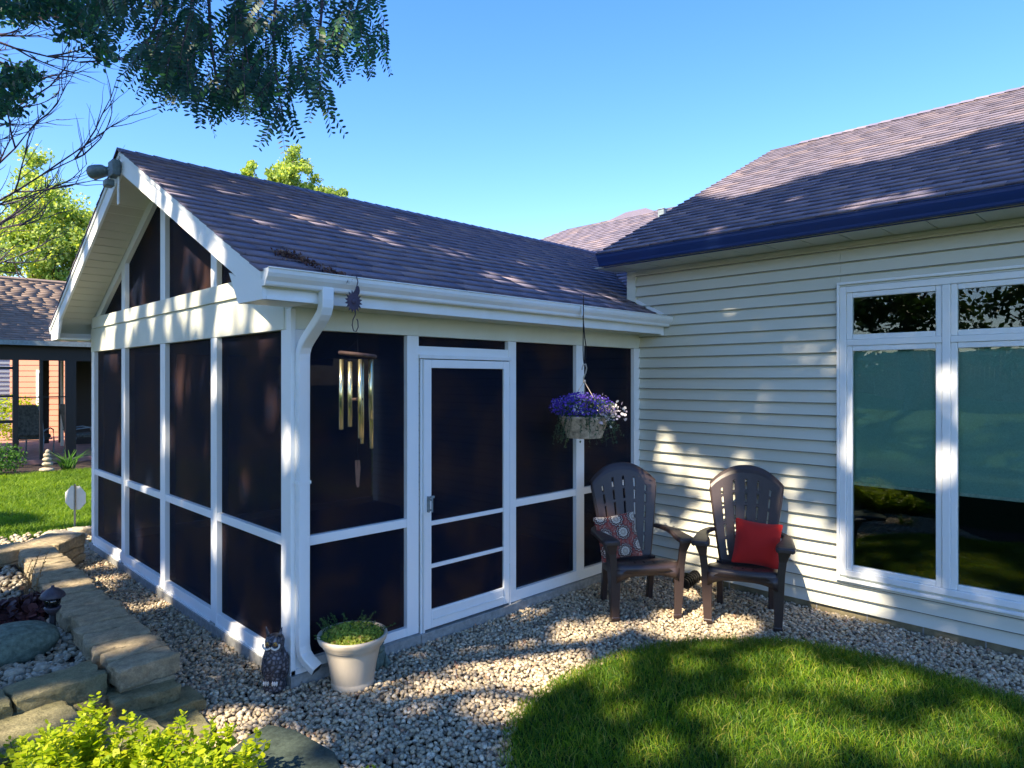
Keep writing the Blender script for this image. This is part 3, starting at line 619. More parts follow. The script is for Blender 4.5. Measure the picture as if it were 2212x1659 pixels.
# ------------------------------------------------------------------ adirondack chairs
def make_chair(label):
    t = empty('adirondack_chair', (0, 0, 0), 0, label, 'chair', 'dark brown resin armchairs by the house wall')
    m = MB()   # seat: curved sheet, front y=-.27, back y=.22 ; front z .455, dips back
    prof = [(-.300, .395), (-.298, .43), (-.285, .452), (-.26, .462), (-.2, .458), (-.1, .44), (0, .418), (.1, .395), (.2, .372), (.235, .366)]
    nx = 12; rings = []
    for (y, z) in prof: rings.append([(u*(.27-.05*(y+.3)), y+.018*(1-abs(u)**2)*(-1 if y < -.2 else 0), z-.012*(1-u*u)*(1 if -.28 < y < .2 else 0)) for u in np.linspace(-1, 1, nx)])
    m.loft(rings, cap=False, closed=False); s = m.build('seat', 'resin', t, True); so = s.modifiers.new('sol', 'SOLIDIFY'); so.thickness = .014; so.offset = -1
    for u in (-.16, -.08, 0, .08, .16):
        for q in ((u, -.21, .449), (u+.02, -.13, .434)): MB().lathe([(.008, 0), (.008, .0025)], 8, q).build('drain_hole', 'black', s)
    # front apron arch
    top = [(-.262+.524*k/12, .425) for k in range(13)]; bot = [(-.262+.524*k/12, .37-.055*abs(2*k/12-1)**3.2) for k in range(13)]
    m = MB(); m.loft([[(x, y, z) for x, z in (top if j == 0 else bot)] for j, y in ((0, -.295), (1, -.288))], cap=False, closed=False); o = m.build('apron', 'resin', t, True); so = o.modifiers.new('sol', 'SOLIDIFY'); so.thickness = .014
    for sx in (-1, 1):
        # front leg: L shaped, tapering, rises to arm and flares
        rings = []
        for z, xo, xi, y0, y1 in ((0, .293, .228, -.275, -.215), (.03, .297, .226, -.285, -.21), (.035, .292, .232, -.281, -.214), (.15, .30, .232, -.288, -.205), (.3, .306, .228, -.295, -.195), (.37, .309, .215, -.300, -.19), (.44, .312, .255, -.302, -.185), (.55, .325, .268, -.308, -.18), (.62, .352, .262, -.325, -.165), (.652, .366, .255, -.335, -.15)):
            xm = xo-.018; ym = y0+.02
            rings.append([(sx*xo, y0, z), (sx*xo, y1, z), (sx*xm, y1, z), (sx*xm, ym, z), (sx*xi, ym, z), (sx*xi, y0, z)])
        m = MB().loft(rings); m.build('leg', 'resin', t, bevel=.006)
        rings = []
        for z, y in ((0, .275), (.2, .235), (.40, .20)):
            rings.append([(sx*.235, y-.028, z), (sx*.235, y+.028, z), (sx*.185, y+.028, z), (sx*.185, y-.028, z)])
        MB().loft(rings).build('leg', 'resin', t, bevel=.008)
        # arm
        rings = []
        for y, xc, hw, z in ((-.36, .315, .050, .655), (-.35, .315, .068, .664), (-.30, .315, .073, .668), (-.2, .318, .066, .668), (-.05, .33, .047, .664), (.1, .335, .036, .656), (.2, .312, .030, .655), (.26, .272, .026, .66)):
            rings.append([(sx*(xc-hw), y, z-.028), (sx*(xc-hw), y, z-.004), (sx*(xc-hw*.7), y, z+.006), (sx*(xc+hw*.7), y, z+.006), (sx*(xc+hw), y, z-.004), (sx*(xc+hw), y, z-.028), (sx*(xc+hw-.012), y, z-.022), (sx*(xc-hw+.012), y, z-.022)])
        MB().loft(rings).build('arm', 'resin', t, bevel=.003)
        # side skirt from seat to rear leg
        MB().prism([(sx*.262, -.28, .44), (sx*.245, .2, .37), (sx*.24, .2, .30), (sx*.262, -.2, .35)], (sx*-.014, 0, 0)).build('side_rail', 'resin', t)
    # backrest: 6 fanned slats joined by a rolled top
    cols = []; u = -1.0; sw = 2*.94/6-.0; gap = .055
    edges = []; wslat = (2-5*gap)/6
    for k in range(6):
        a = -1+k*(wslat+gap); edges.append((a, a+wslat))
    us = []; kind = []
    for k, (a, b) in enumerate(edges):
        us += [a, (a+b)/2, b]; 
    nv = 30
    def bp(u, v):
        ztop = 1.185-.150*abs(u)**2.3; zb = .36; z = zb+(ztop-zb)*v
        q = (z-zb)/(1.02-zb); wdt = .195+.105*min(q, 1)**.9
        if z > 1.0: wdt *= 1-.05*((z-1.0)/.185)
        y = .215+.18*(z-zb)+.04*(z-zb)**2-.028*(1-u*u)*-1
        roll = max(0, v-.93)/.07; y += .02*roll*roll
        return (u*wdt, y, z)
    V = [bp(u, j/nv) for j in range(nv+1) for u in us]; F = []; n = len(us)
    for j in range(nv):
        v = (j+.5)/nv
        for i in range(n-1):
            if i % 3 == 2:
                g = i//3; solid = v > (.83 if g in (0, 4) else .86) or v < .10 or abs(v-.45) < .015 or abs(v-.62) < .015 or abs(v-.28) < .015 or abs(v-.76) < .015
                if not solid: continue
            F.append((j*n+i, j*n+i+1, (j+1)*n+i+1, (j+1)*n+i))
    m = MB(); m.add(V, F); o = m.build('backrest', 'resin', t); so = o.modifiers.new('sol', 'SOLIDIFY'); so.thickness = .018; so.offset = 1
    bv = o.modifiers.new('bevel', 'BEVEL'); bv.width = .003; bv.segments = 1; bv.angle_limit = R_(40)
    # rolled rim around the outline
    rim = [bp(-1, v) for v in np.linspace(.05, 1, 14)]+[bp(u, 1) for u in np.linspace(-.9, .9, 25)]+[bp(1, v) for v in np.linspace(1, .05, 14)]
    MB().tube([(x, y+.008, z) for x, y, z in rim], .013, 8).build('back_rim', 'resin', t, True)
    # slat grooves in the top roll
    m = MB()
    for k in range(5):
        u = edges[k][1]+gap/2; m.tube([(bp(u, v)[0], bp(u, v)[1]-.004, bp(u, v)[2]) for v in (.86, .92, .97, 1.0)], .005, 5)
    m.build('slat_groove', 'black', t)
    MB().box(-.20, .20, .20, .222, .33, .40).build('back_brace', 'resin', t, bevel=.004)
    return t
def dup(root, loc, rz, label):
    r = root.copy(); COL.objects.link(r); r.location = loc; r.rotation_euler = (0, 0, rz); r['label'] = label
    for ch in list(root.children):
        c = ch.copy(); COL.objects.link(c); c.parent = r
        for gch in ch.children:
            d = gch.copy(); COL.objects.link(d); d.parent = c
    return r
chA = make_chair('dark brown resin armchair nearer the porch, holding the patterned cushion')
rzA = math.atan2(-.8, -.6)+math.pi/2; rzB = math.atan2(-.40, -.916)+math.pi/2
chA.location = (2.765, -.715, -.006); chA.rotation_euler = (0, 0, rzA)
chB = dup(chA, (3.24, -1.45, -.006), rzB, 'dark brown resin armchair nearer the big window, holding the red cushion')

def cushion(name, w, h, t, mat, label, loc, rz, tilt, roll, cat='cushion'):
    b = bmesh.new(); bmesh.ops.create_cube(b, size=2); bmesh.ops.subdivide_edges(b, edges=b.edges[:], cuts=11, use_grid_fill=True)
    for v in b.verts:
        x, y, z = v.co; e = (1-abs(x)**2.4)*(1-abs(z)**2.4); pin = 1-.10*(1-x*x)*abs(z)**3; pin2 = 1-.08*(1-z*z)*abs(x)**3
        wr = .05*math.sin(5*x+3*z)*e+.035*math.sin(9*z-4*x)*e
        v.co = Vector((x*w/2*pin2, math.copysign(1, y)*(t/2)*(max(e, 0)**.55)*(.75 if abs(y) > .99 else .75*abs(y))+wr*t*.5, z*h/2*pin))
    me = bpy.data.meshes.new(name); b.to_mesh(me); b.free()
    o = mkobj(name, me, mat, None, True); ss = o.modifiers.new('s', 'SUBSURF'); ss.levels = 1; ss.render_levels = 1
    o.rotation_euler = (Matrix.Rotation(rz, 3, 'Z') @ Matrix.Rotation(tilt, 3, 'X') @ Matrix.Rotation(roll, 3, 'Y')).to_euler(); o.location = loc
    return tag(o, label, cat)
def on_chair(ch, x, y, z):
    return tuple(Matrix.Rotation(ch.rotation_euler[2], 3, 'Z') @ Vector((x, y, z))+Vector(ch.location))
cushion('cushion', .37, .39, .13, 'patcush', 'square cushion with cream and maroon medallions, leaning in the chair nearer the porch', on_chair(chA, -.150, .04, .61), rzA, R_(-16), R_(-8))
cushion('cushion', .375, .375, .14, 'redcush', 'plain bright red square cushion leaning in the chair nearer the window', on_chair(chB, .10, .045, .60), rzB, R_(-16), R_(5))

# ------------------------------------------------------------------ flower pot
pot = empty('flower_pot', (.295, -.245, 0), 0, 'cream round planter of low yellow green plants beside the downspout', 'planter')
m = MB(); m.lathe([(0.0, -.02), (.133, -.02), (.137, 0), (.137, .02), (.134, .026), (.136, .034), (.150, .12), (.170, .21), (.178, .238), (.188, .245), (.190, .255), (.212, .278), (.222, .305), (.220, .318), (.206, .318), (.196, .30), (.19, .27), (.0, .27)], 48)
m.build('pot', 'potcream', pot, True); MB().lathe([(0, .27), (.192, .272), (0, .285)], 24).build('soil', 'soil', pot)
def dome_pts(n, r, z0, h, pw=.6):
    a = nr.uniform(0, 2*math.pi, n); q = np.sqrt(nr.uniform(0, 1, n)); return np.stack([q*r*np.cos(a), q*r*np.sin(a), z0+h*(1-q**2)**pw*nr.uniform(.3, 1, n)], 1)
P = dome_pts(3200, .20, .29, .075); P[:, 0] += 0; leaves('foliage', P, nr.normal(size=(len(P), 3))+[0, 0, .8], nr.uniform(.014, .026, len(P)), 'sedum', pot, .7, 'oval')
# taller darker sprigs at the back
P = dome_pts(900, .17, .31, .05); P = P @ np.eye(3); sp_ = []; st = MB()
for k in range(70):
    a = rnd.uniform(0, 2*math.pi); q = .19*math.sqrt(rnd.random()); x, y = q*math.cos(a), q*math.sin(a)
    if (x*.71+y*.71) < -.03 and rnd.random() < .8: continue
    h = rnd.uniform(.04, .12); dx, dy = rnd.uniform(-.05, .05)+x*.3, rnd.uniform(-.05, .05)+y*.3
    for i in range(16):
        f = i/15; sp_.append((x+dx*f*f+rnd.uniform(-.009, .009), y+dy*f*f+rnd.uniform(-.009, .009), .29+h*f))
    st.tube([(x, y, .28), (x+dx*.25, y+dy*.25, .29+h*.5), (x+dx, y+dy, .29+h)], .0016, 4)
leaves('back_foliage', np.array(sp_), None, .016, 'sedumdark', pot, .5, 'oval'); st.build('stems', 'sedumdark', pot)

# frog statue behind the pot
fr = empty('frog_statue', (.54, -.15, -.01), 0, 'small verdigris frog figure half hidden behind the cream planter', 'statue')
m = MB(); m.blob((0, 0, .07), (.062, .06, .075), 3, .03, seed=1).blob((-.01, -.03, .145), (.045, .048, .035), 3, .02, seed=2)
for s in (-1, 1): m.blob((s*.025-.005, -.035, .178), (.014, .014, .013), 2).blob((s*.055, -.02, .03), (.028, .05, .032), 2, .05).blob((s*.035, -.06, .05), (.013, .016, .05), 2)
m.build('body', 'frog', fr, True)

# ------------------------------------------------------------------ owl statue
owl = empty('owl_statue', (-.095, .035, -.012), R_(-48), 'dark mottled great horned owl decoy standing at the porch corner', 'statue')
m = MB(); prof = [(.0, 0), (.068, 0), (.070, .02), (.064, .05), (.066, .09), (.074, .14), (.074, .19), (.066, .235), (.056, .262), (.058, .285), (.060, .31), (.052, .335), (.03, .348), (0, .352)]
m.lathe([(r*1, z) for r, z in prof], 28)
for s in (-1, 1): m.blob((s*.066, .012, .15), (.018, .045, .085), 2, .05)
m.build('body', 'owl', owl, True)
m = MB()
for s in (-1, 1): m.loft([[(s*.030+.014*math.cos(a)*k+s*.022*t_, -.012+.012*math.sin(a)*k, .325+.075*t_) for a in np.linspace(0, 2*math.pi, 7)[:-1]] for t_, k in ((0, 1.1), (.5, .8), (1, .15))])
m.build('ear_tufts', 'owl', owl, True)
m = MB(); m.blob((0, -.058, .30), (.009, .014, .018), 2); m.build('beak', 'black', owl, True)
for s in (-1, 1):
    m = MB(); m.tube([(s*.026+.026*math.cos(a), -.060+.004*math.cos(a)*s, .30+.026*math.sin(a)) for a in np.linspace(math.pi*.95, 2.1*math.pi, 10)] if s > 0 else [(s*.026+.026*math.cos(a), -.060, .30+.026*math.sin(a)) for a in np.linspace(math.pi*.9, 2.05*math.pi, 10)], .0065, 6); m.build('face_disc', 'owlwhite', owl, True)
    m = MB(); m.blob((s*.024, -.052, .305), (.013, .009, .013), 2); e = m.build('eye', 'owleye', owl, True); m = MB(); m.blob((s*.024, -.061, .305), (.005, .003, .005), 2); m.build('pupil', 'black', e, True)
m = MB()
for s in (-1, 1):
    for k in range(3): m.blob((s*.028+(k-1)*.013, -.070, .065), (.006, .012, .018), 1)
m.build('talons', 'owlwhite', owl, True)

# ------------------------------------------------------------------ wind chime + ornamental hook
hk = empty('hanging_hook', (.22, -.415, 2.56), 0, 'dark metal flower shaped hanger hooked over the porch gutter above the chimes', 'hook')
m = MB(); pts = [(-.035, .02, .012), (-.03, .0, .03), (-.005, -.004, .026), (.004, -.006, -.01), (-.006, -.006, -.05), (-.03, -.006, -.09), (-.03, -.006, -.13), (-.012, -.006, -.19), (-.014, -.006, -.215), (-.03, -.006, -.245), (-.036, -.006, -.28), (-.026, -.006, -.315), (-.008, -.006, -.318), (.006, -.006, -.29), (.004, -.006, -.255), (-.004, -.006, -.24)]
m.tube(pts, .0032, 6); m.build('wire', 'rust', hk, True)
m = MB(); n = 16; ring = []
for k in range(2*n):
    a = math.pi*k/n; r = .062 if k % 2 else .042; ring.append((-.028+r*math.cos(a), -.012, -.135+r*1.12*math.sin(a)))
m.prism(ring, (0, .004, 0)); m.blob((-.028, -.014, -.135), (.018, .006, .018), 2)
fl = m.build('flower', 'rust', hk)
m = MB(); m.prism([(.0+.016*math.cos(a)*(1)+0, -.010, -.065+.03*math.sin(a)) for a in np.linspace(0, 2*math.pi, 11)[:-1]], (0, .003, 0)); m.build('leaf', 'rust', hk)
ch = empty('wind_chime', (.235, -.40, 2.10), 0, 'brass tube wind chime with dark wooden top hanging before the porch screen', 'wind chime')
m = MB(); m.tube([(-.004, -.006, .14), (0, 0, .0)], .0012, 4); 
for k in range(3): a = k*2.1; m.tube([(-.002, -.003, .09), (.1*math.cos(a), .1*math.sin(a), .01)], .0011, 4)
m.tube([(0, 0, 0), (0, 0, -.70)], .0011, 4); m.build('cord', 'cord', ch)
MB().lathe([(0, -.011), (.112, -.011), (.118, -.004), (.118, .006), (.11, .012), (0, .012)], 28).build('top_disc', 'wooddark', ch, True).rotation_euler = (R_(4), R_(5), 0)
for (x, y, z0, z1) in ((-.095, .03, -.03, -.46), (-.080, -.045, -.045, -.44), (-.035, -.085, -.03, -.51), (.045, -.075, -.03, -.40), (.085, -.02, -.035, -.585), (.065, .055, -.04, -.56)):
    tb = MB().tube([(x, y, z0), (x*1.02, y*1.02, z1)], .0135, 14).build('chime_tube', 'brass', ch, True)
    MB().tube([(x*.95, y*.95, -.005), (x, y, z0-.02)], .001, 4).build('string', 'cord', tb)
MB().lathe([(0, -.285), (.033, -.285), (.036, -.278), (.033, -.268), (0, -.268)], 16).build('striker', 'wooddark', ch, True)
MB().prism([(-.016, 0, -.655), (.014, 0, -.655), (.018, 0, -.70), (.010, 0, -.82), (-.002, 0, -.825), (-.010, 0, -.80)], (.0, .014, 0)).build('wind_sail', 'woodred', ch, bevel=.003).rotation_euler = (0, 0, R_(-30))

# ------------------------------------------------------------------ hanging basket
hb_ = empty('hanging_basket', (2.43, -.42, 1.456), 0, 'hanging basket of violet and pale pink flowers before the porch screen', 'hanging basket')
m = MB(); m.lathe([(0, 0), (.148, 0), (.152, .006), (.152, .012), (.20, .145), (.215, .17), (.22, .185), (.21, .187), (.195, .165), (0, .165)], 32); m.build('pot', 'basketpot', hb_, True)
m = MB()
for k in range(3):
    a = .6+k*2.09; m.tube([(.20*math.cos(a), .20*math.sin(a), .18), (.04*math.cos(a), .04*math.sin(a), .42), (0, 0, .475)], .003, 5)
m.tube([(0, 0, .47), (-.012, .0, .505), (.018, 0, .55), (.032, 0, .59), (.018, 0, .625), (-.01, 0, .62), (-.025, 0, .595), (-.03, 0, .575)], .006, 6); m.tube([(0, 0, .462), (0, 0, .49)], .013, 8); m.build('hanger', 'potcream', hb_, True)
def ell_pts(n, c, r, lo=.55):
    d = nr.normal(size=(n, 3)); d /= np.linalg.norm(d, axis=1)[:, None]; return np.array(c)+d*np.array(r)*nr.uniform(lo, 1.08, (n, 1))
Fo = ell_pts(2200, (0, 0, .24), (.26, .25, .12)); Fo = Fo[Fo[:, 2] > .13]
tr_ = []; ts = MB()
for k in range(46):
    a = rnd.uniform(0, 6.28); q = rnd.uniform(.16, .22); L0 = rnd.uniform(.06, .26); x, y = q*math.cos(a), q*math.sin(a); bx = rnd.uniform(.15, .6)
    pp = [(x*(1+bx*f), y*(1+bx*f), .2-L0*f**1.5) for f in np.linspace(0, 1, 9)]; ts.tube(pp, .0014, 4)
    tr_ += [(p[0]+rnd.uniform(-.012, .012), p[1]+rnd.uniform(-.012, .012), p[2]+rnd.uniform(-.008, .008)) for p in pp for _ in range(2)]
ts.build('trailing_stems', 'trail', hb_)
leaves('foliage', np.concatenate([Fo, np.array(tr_)]), None, nr.uniform(.014, .03, len(Fo)+len(tr_)), 'trail', hb_, .45, 'oval')
Vp = ell_pts(2600, (-.02, .01, .26), (.275, .26, .12), .75); Vp = Vp[(Vp[:, 2] > .2) | (nr.random(len(Vp)) < .25)]; cl = np.sin(Vp[:, 0]*21+Vp[:, 1]*13)+np.sin(Vp[:, 1]*25-Vp[:, 2]*30); Vp = Vp[cl > -.5]
leaves('violet_blossom', Vp, nr.normal(size=(len(Vp), 3))+Vp*2, nr.uniform(.012, .023, len(Vp)), 'violet', hb_, .8, 'oval')
cc = np.array([(.13, -.17, .24), (.19, -.08, .23), (.07, -.22, .21), (.21, -.14, .20), (.0, -.23, .17)])
Pk = np.concatenate([c_+nr.normal(size=(34, 3))*[.055, .045, .035] for c_ in cc]); Pk2 = ell_pts(18, (0, 0, .26), (.28, .26, .12), .9); Pk = np.concatenate([Pk, Pk2])
leaves('pale_blossom', Pk, nr.normal(size=(len(Pk), 3))+[0, -.8, .6], nr.uniform(.02, .036, len(Pk)), 'pinkpetal', hb_, .85, 'oval')
st = empty('basket_strap', (2.43, -.42, 2.05), 0, 'thin black looped cord tying the flower basket up to the gutter', 'cord')
m = MB(); m.tube([(-.01, .0, .615), (-.012, .0, .53), (-.014, 0, .3), (-.016, 0, .15), (-.012, 0, .07), (0, 0, .022), (.012, 0, .03), (.024, 0, .1), (.024, .002, .19), (.012, .006, .26), (.0, .01, .40), (-.006, .02, .53)], .0045, 6); m.build('loop', 'cord', st, True)

# ------------------------------------------------------------------ floodlight on the gable peak
fl = empty('floodlight', (-.345, 2.50, 3.70), 0, 'grey outdoor security light with motion sensor fixed at the porch gable peak', 'floodlight')
m = MB(); m.box(-.065, 0, -.07, .07, .0, .135); m.build('junction_box', 'floodgrey', fl, bevel=.008)
d = Vector((-.35, .80, .02)).normalized(); a0 = Vector((-.055, .08, .07))
pr = [(.0, .03), (.04, .035), (.08, .055), (.16, .062), (.20, .060), (.202, .052), (.15, .045)]
m = MB(); m.tube([a0+d*s for s, r in pr], [r for s, r in pr], 18); m.build('lamp_head', 'floodgrey', fl, True)
m = MB(); m.tube([(-.04, .0, .06), tuple(a0)], .022, 10); m.build('swivel_arm', 'floodgrey', fl, True)
m = MB(); m.box(-.09, -.02, .03, .13, -.075, -.015); m.build('motion_sensor', 'floodgrey', fl, bevel=.01)
m = MB(); m.box(-.012, -.004, -.045, -.005, -.24, 0); m.build('cable_cover', 'white', fl)

# leaf litter on the roof above the downspout
n = 620; x = nr.uniform(0, 1, n); P = np.stack([-.12+.32*x+nr.normal(size=n)*.02, -.05-.22*x+.08*np.sin(x*5)+nr.normal(size=n)*.035, np.zeros(n)], 1); P[:, 2] = RZ(2.47-0)-.49*(2.47-P[:, 1])+.018+nr.uniform(0, .03, n)
tag(leaves('leaf_litter', P, None, nr.uniform(.01, .035, n), 'litter', None, .5), 'clump of dry brown leaf litter lying on the porch roof above the gutter', 'leaf litter', kind='stuff')

n = 260; P = np.stack([nr.uniform(-.6, 3.8, n), nr.uniform(-2.6, 0, n), np.full(n, .012)], 1); P = P[~inside(P, LAWN)]
Q = np.stack([nr.uniform(-.55, -.05, 90), nr.uniform(.2, 4.5, 90), np.full(90, .012)], 1); P = np.concatenate([P, Q])
tag(leaves('fallen_leaves', P, nr.normal(size=P.shape)*.35+[0, 0, 1], nr.uniform(.012, .04, len(P)), 'litter', None, .45), 'small dry leaves and bits scattered over the pebbles', 'leaf litter', kind='stuff')
# drain pipe
dp = MB(); 
for k in range(14): dp.tube([(3.86-k*.022, -.66-k*.003, .045-k*.0015), (3.85-k*.022, -.66-k*.003, .045-k*.0015)], .055 if k % 2 else .047, 16)
tag(dp.build('drain_pipe', 'black'), 'short black corrugated drain pipe on the gravel between the two chairs', 'drain pipe')

# ------------------------------------------------------------------ retaining wall of stacked blocks
rw = empty('retaining_wall', (-.78, 1.9, 0), 0, 'low tan stacked block retaining wall running beside the porch', 'retaining wall')
def block(cx, cy, cz, lx, ly, lz, rz, mat='stone', parent=None, name='block', amp=.007, seed=None):
    b = bmesh.new(); bmesh.ops.create_cube(b, size=1); bmesh.ops.subdivide_edges(b, edges=b.edges[:], cuts=9, use_grid_fill=True)
    r = random.Random(seed if seed is not None else rnd.random()); ph = [r.uniform(0, 6.3) for _ in range(9)]; mt = Matrix.Rotation(rz, 3, 'Z'); dd = [r.uniform(-.1, .1) for _ in range(4)]
    for v in b.verts:
        p = v.co.copy(); e = Vector([math.copysign(abs(2*q)**1.0, q) for q in p]); edge = sum(1 for q in e if abs(q) > .97)
        k = 1-(.028 if edge == 2 else .06 if edge == 3 else 0)
        p = Vector((p.x*lx*k*(1+dd[0]*p.y), p.y*ly*k*(1+dd[1]*p.x), p.z*lz*(1 if edge < 2 else .93)))
        n = math.sin(p.x*23+ph[0]+p.z*17)*math.sin(p.y*19+ph[1])+.6*math.sin(p.x*51+ph[2])*math.sin(p.y*47+p.z*60+ph[3])+.5*math.sin(p.x*110+ph[4]+p.y*60)*math.sin(p.y*130+p.z*90+ph[5])+r.uniform(-.3, .3)
        p += Vector((n*amp*(1 if abs(e.x) > .9 else .2), n*amp*(1 if abs(e.y) > .9 else .2), n*amp*.45)); v.co = mt @ p+Vector((cx, cy, cz))
    me = bpy.data.meshes.new(name); b.to_mesh(me); b.free(); o = mkobj(name, me, mat, None, True)
    if hasattr(me, 'set_sharp_from_angle'): me.set_sharp_from_angle(angle=R_(24))
    if parent: rel(o, parent)
    return o
y = .235; k = 0
while y < 4.0:
    wd = [.20, .17, .155, .24, .19, .25, .2, .22, .18, .25, .21, .23, .2, .24, .22, .2, .2, .2][k % 18]; f = (y-.2)/3.8; xr = -.605+.05*f; xl = -.955+.11*f
    xr += rnd.uniform(-.018, .018); xl += rnd.uniform(-.02, .02)
    block((xl+xr)/2, y+wd/2, .24+rnd.uniform(-.005, .005), xr-xl, wd-.013, .12, rnd.uniform(-.03, .03)+(.10 if k < 2 else 0), parent=rw); y += wd; k += 1
for zc, off, xs in ((.135, .10, .0), (.04, .0, .012)):
    y = .25+off-.1
    while y < 4.1:
        f = (y-.2)/3.8; block(-.76+.08*f-xs, y+.17, zc, .29, .335, .092 if zc > .1 else .09, rnd.uniform(-.02, .02), parent=rw); y += .34
# corner piece turning to the porch corner and short return
for (cx, cy, lx, ly, rz) in ((-.50, 4.28, .52, .40, R_(52)), (-.95, 4.15, .45, .38, R_(15)), (-1.38, 4.12, .42, .34, R_(3))):
    for zc in (.24, .135, .04): block(cx, cy, zc, lx, ly, .12 if zc > .2 else .092, rz, parent=rw)
# row going left from the near end
for (cx, cy, cz, lx, ly, lz, rz) in ((-1.185, .435, .205, .44, .26, .13, .10), (-1.62, .40, .205, .42, .28, .13, .02), (-2.05, .42, .2, .42, .28, .13, 0), (-1.05, .40, .09, .30, .24, .11, .06), (-1.36, .38, .09, .32, .26, .11, 0)):
    block(cx, cy, cz, lx, ly, lz, rz, 'stone_slab', rw)
for (cx, cy, cz, lx, ly, lz, rz) in ((-.80, .22, .115, .34, .20, .085, .05), (-.72, .16, .035, .40, .26, .075, .1)):
    block(cx, cy, cz, lx, ly, lz, rz, 'stone_slab', rw)
# garden steps of big slabs
gs = empty('garden_steps', (-1.4, 0, 0), 0, 'broad mossy stone slab steps at the near end of the block wall', 'steps')
block(-1.60, .06, .115, .92, .56, .16, .04, 'stone_slab', gs, 'slab', .007); block(-.98, -.03, .03, .30, .40, .13, .12, 'stone_slab', gs, 'slab', .005)
block(-.70, -.10, -.012, .26, .30, .07, -.1, 'stone_slab', gs, 'slab', .004); block(-1.32, -.42, -.01, .6, .4, .10, .1, 'stone_slab', gs, 'slab', .005)
# dark stepping stones in the near foreground
for i, (pts, lb) in enumerate(((((-.68, -.60), (-.52, -.50), (-.36, -.44), (-.28, -.60), (-.24, -.95), (-.30, -1.12), (-.55, -1.05), (-.66, -.85)), 'dark slate stepping stone set in the pebbles, its near corner behind the lime shrub'),)):
    o = MB().prism([(x, y, .004) for x, y in pts], (0, 0, .034)).build('stepping_stone', 'paver', bevel=.008); tag(o, lb, 'stepping stone')
# planting bed behind the wall
bd = MB().add([(-4, .45, .14), (-.9, .45, .14), (-.88, 1.9, .155), (-.86, 4.1, .16), (-4, 4.1, .16)], [(0, 1, 2, 3, 4)]); tag(bd.build('planting_bed', 'soil'), kind='structure')
n = 5200; P = np.stack([nr.uniform(-2.3, -.89, n), nr.uniform(.5, 4.2, n), np.full(n, .16)+nr.uniform(0, .015, n)], 1)
keep = (P[:, 1] < 1.9) | (nr.random(n) < .45); P = P[keep & (((P-CAM) @ FWD) > 2.8)]
tag(pebbles('bed_pebbles', P, .027, 'pebble_bed'), 'larger buff pebbles in the raised bed left of the block wall', 'gravel', kind='stuff')
n = 2600; P = np.stack([nr.uniform(-2.6, .9, n), nr.uniform(4.35, 6.35, n), np.full(n, -.01)], 1); P[:, 1] = np.minimum(P[:, 1], 6.32)
P = P[(P[:, 0] < -.05) | (P[:, 1] > 5.05)]
tag(pebbles('far_pebbles', P, .03, 'pebble'), 'pale pebbles beyond the far corner of the porch', 'gravel', kind='stuff')
for i, (x, y, z, r, lb) in enumerate(((-.22, 5.35, .06, (.26, .14, .10), 'pale rough limestone rock past the far end of the block wall, the larger of two'), (.05, 5.75, .03, (.14, .10, .08), 'small limestone rock beside the octagonal sign stake'))):
    tag(MB().blob((x, y, z), r, 3, .16, seed=20+i).build('rock', 'lime', smooth=True), lb, 'rock')
tag(MB().blob((-1.26, 1.32, .235), (.26, .23, .125), 4, .05, seed=5).build('boulder', 'boulder', smooth=True), 'smooth grey green boulder by the path light at the left edge', 'boulder')
for i, (x, y, s, lb) in enumerate(((-1.30, .93, .055, 'white cobble before the grey green boulder, at the left edge'), (-1.17, .90, .045, 'white cobble just right of the cobble at the left edge'), (-1.10, .80, .035, 'smallest white cobble nearest the wall blocks'))):
    tag(MB().blob((x, y, .185), (s, s*.75, s*.5), 2, .08).build('cobble', 'lime', smooth=True), lb, 'cobble', 'white cobbles by the boulder')
# path light
pl = empty('path_light', (-1.015, 1.45, .15), 0, 'small dark lantern style path light staked in the bed by the boulder', 'path light')
MB().tube([(0, 0, 0), (0, 0, .20)], .020, 10).build('stake', 'black', pl, True)
MB().lathe([(0, .19), (.022, .19), (.045, .22), (.052, .235), (.050, .24), (0, .24)], 20).build('collar', 'metal_dark', pl, True)
MB().lathe([(.036, .24), (.052, .305), (.050, .305), (.034, .24)], 20).build('glass_shade', 'lampglass', pl, True)
m = MB()
for k in range(6): a = k*math.pi/3; m.tube([(.037*math.cos(a), .037*math.sin(a), .24), (.055*math.cos(a), .055*math.sin(a), .307)], .003, 5)
m.build('ribs', 'black', pl); MB().blob((0, 0, .262), (.016, .016, .014), 2).build('bulb', 'bulb', pl, True)
MB().lathe([(0, .305), (.074, .305), (.078, .312), (.066, .335), (.035, .362), (.012, .372), (.010, .385), (0, .387)], 24).build('cap', 'metal_dark', pl, True)
# octagonal yard sign seen from behind
sg = empty('yard_sign', (.142, 6.40, -.04), 0, 'white octagonal yard sign seen from its blank back on a thin stake', 'sign')
rz = math.atan2(FWD[1], FWD[0])-math.pi/2-R_(8); rot = Matrix.Rotation(rz, 3, 'Z')
MB().prism([rot @ Vector((.165*math.cos(a), 0, .42+.17*math.sin(a))) for a in [math.pi/8+k*math.pi/4 for k in range(8)]], rot @ Vector((0, .004, 0))).build('plate', 'signwhite', sg, bevel=.001)
m = MB(); m.prism([rot @ Vector(p) for p in ((-.012, -.014, .0), (.012, -.014, .0), (.012, -.014, .60), (-.012, -.014, .60))], rot @ Vector((0, .010, 0))); m.build('stake', 'lime', sg)
m = MB(); m.prism([rot @ Vector(p) for p in ((-.004, -.018, .25), (.004, -.018, .25), (.004, -.018, .595), (-.004, -.018, .595))], rot @ Vector((0, .003, 0))); m.build('stake_groove', 'greymetal', sg)
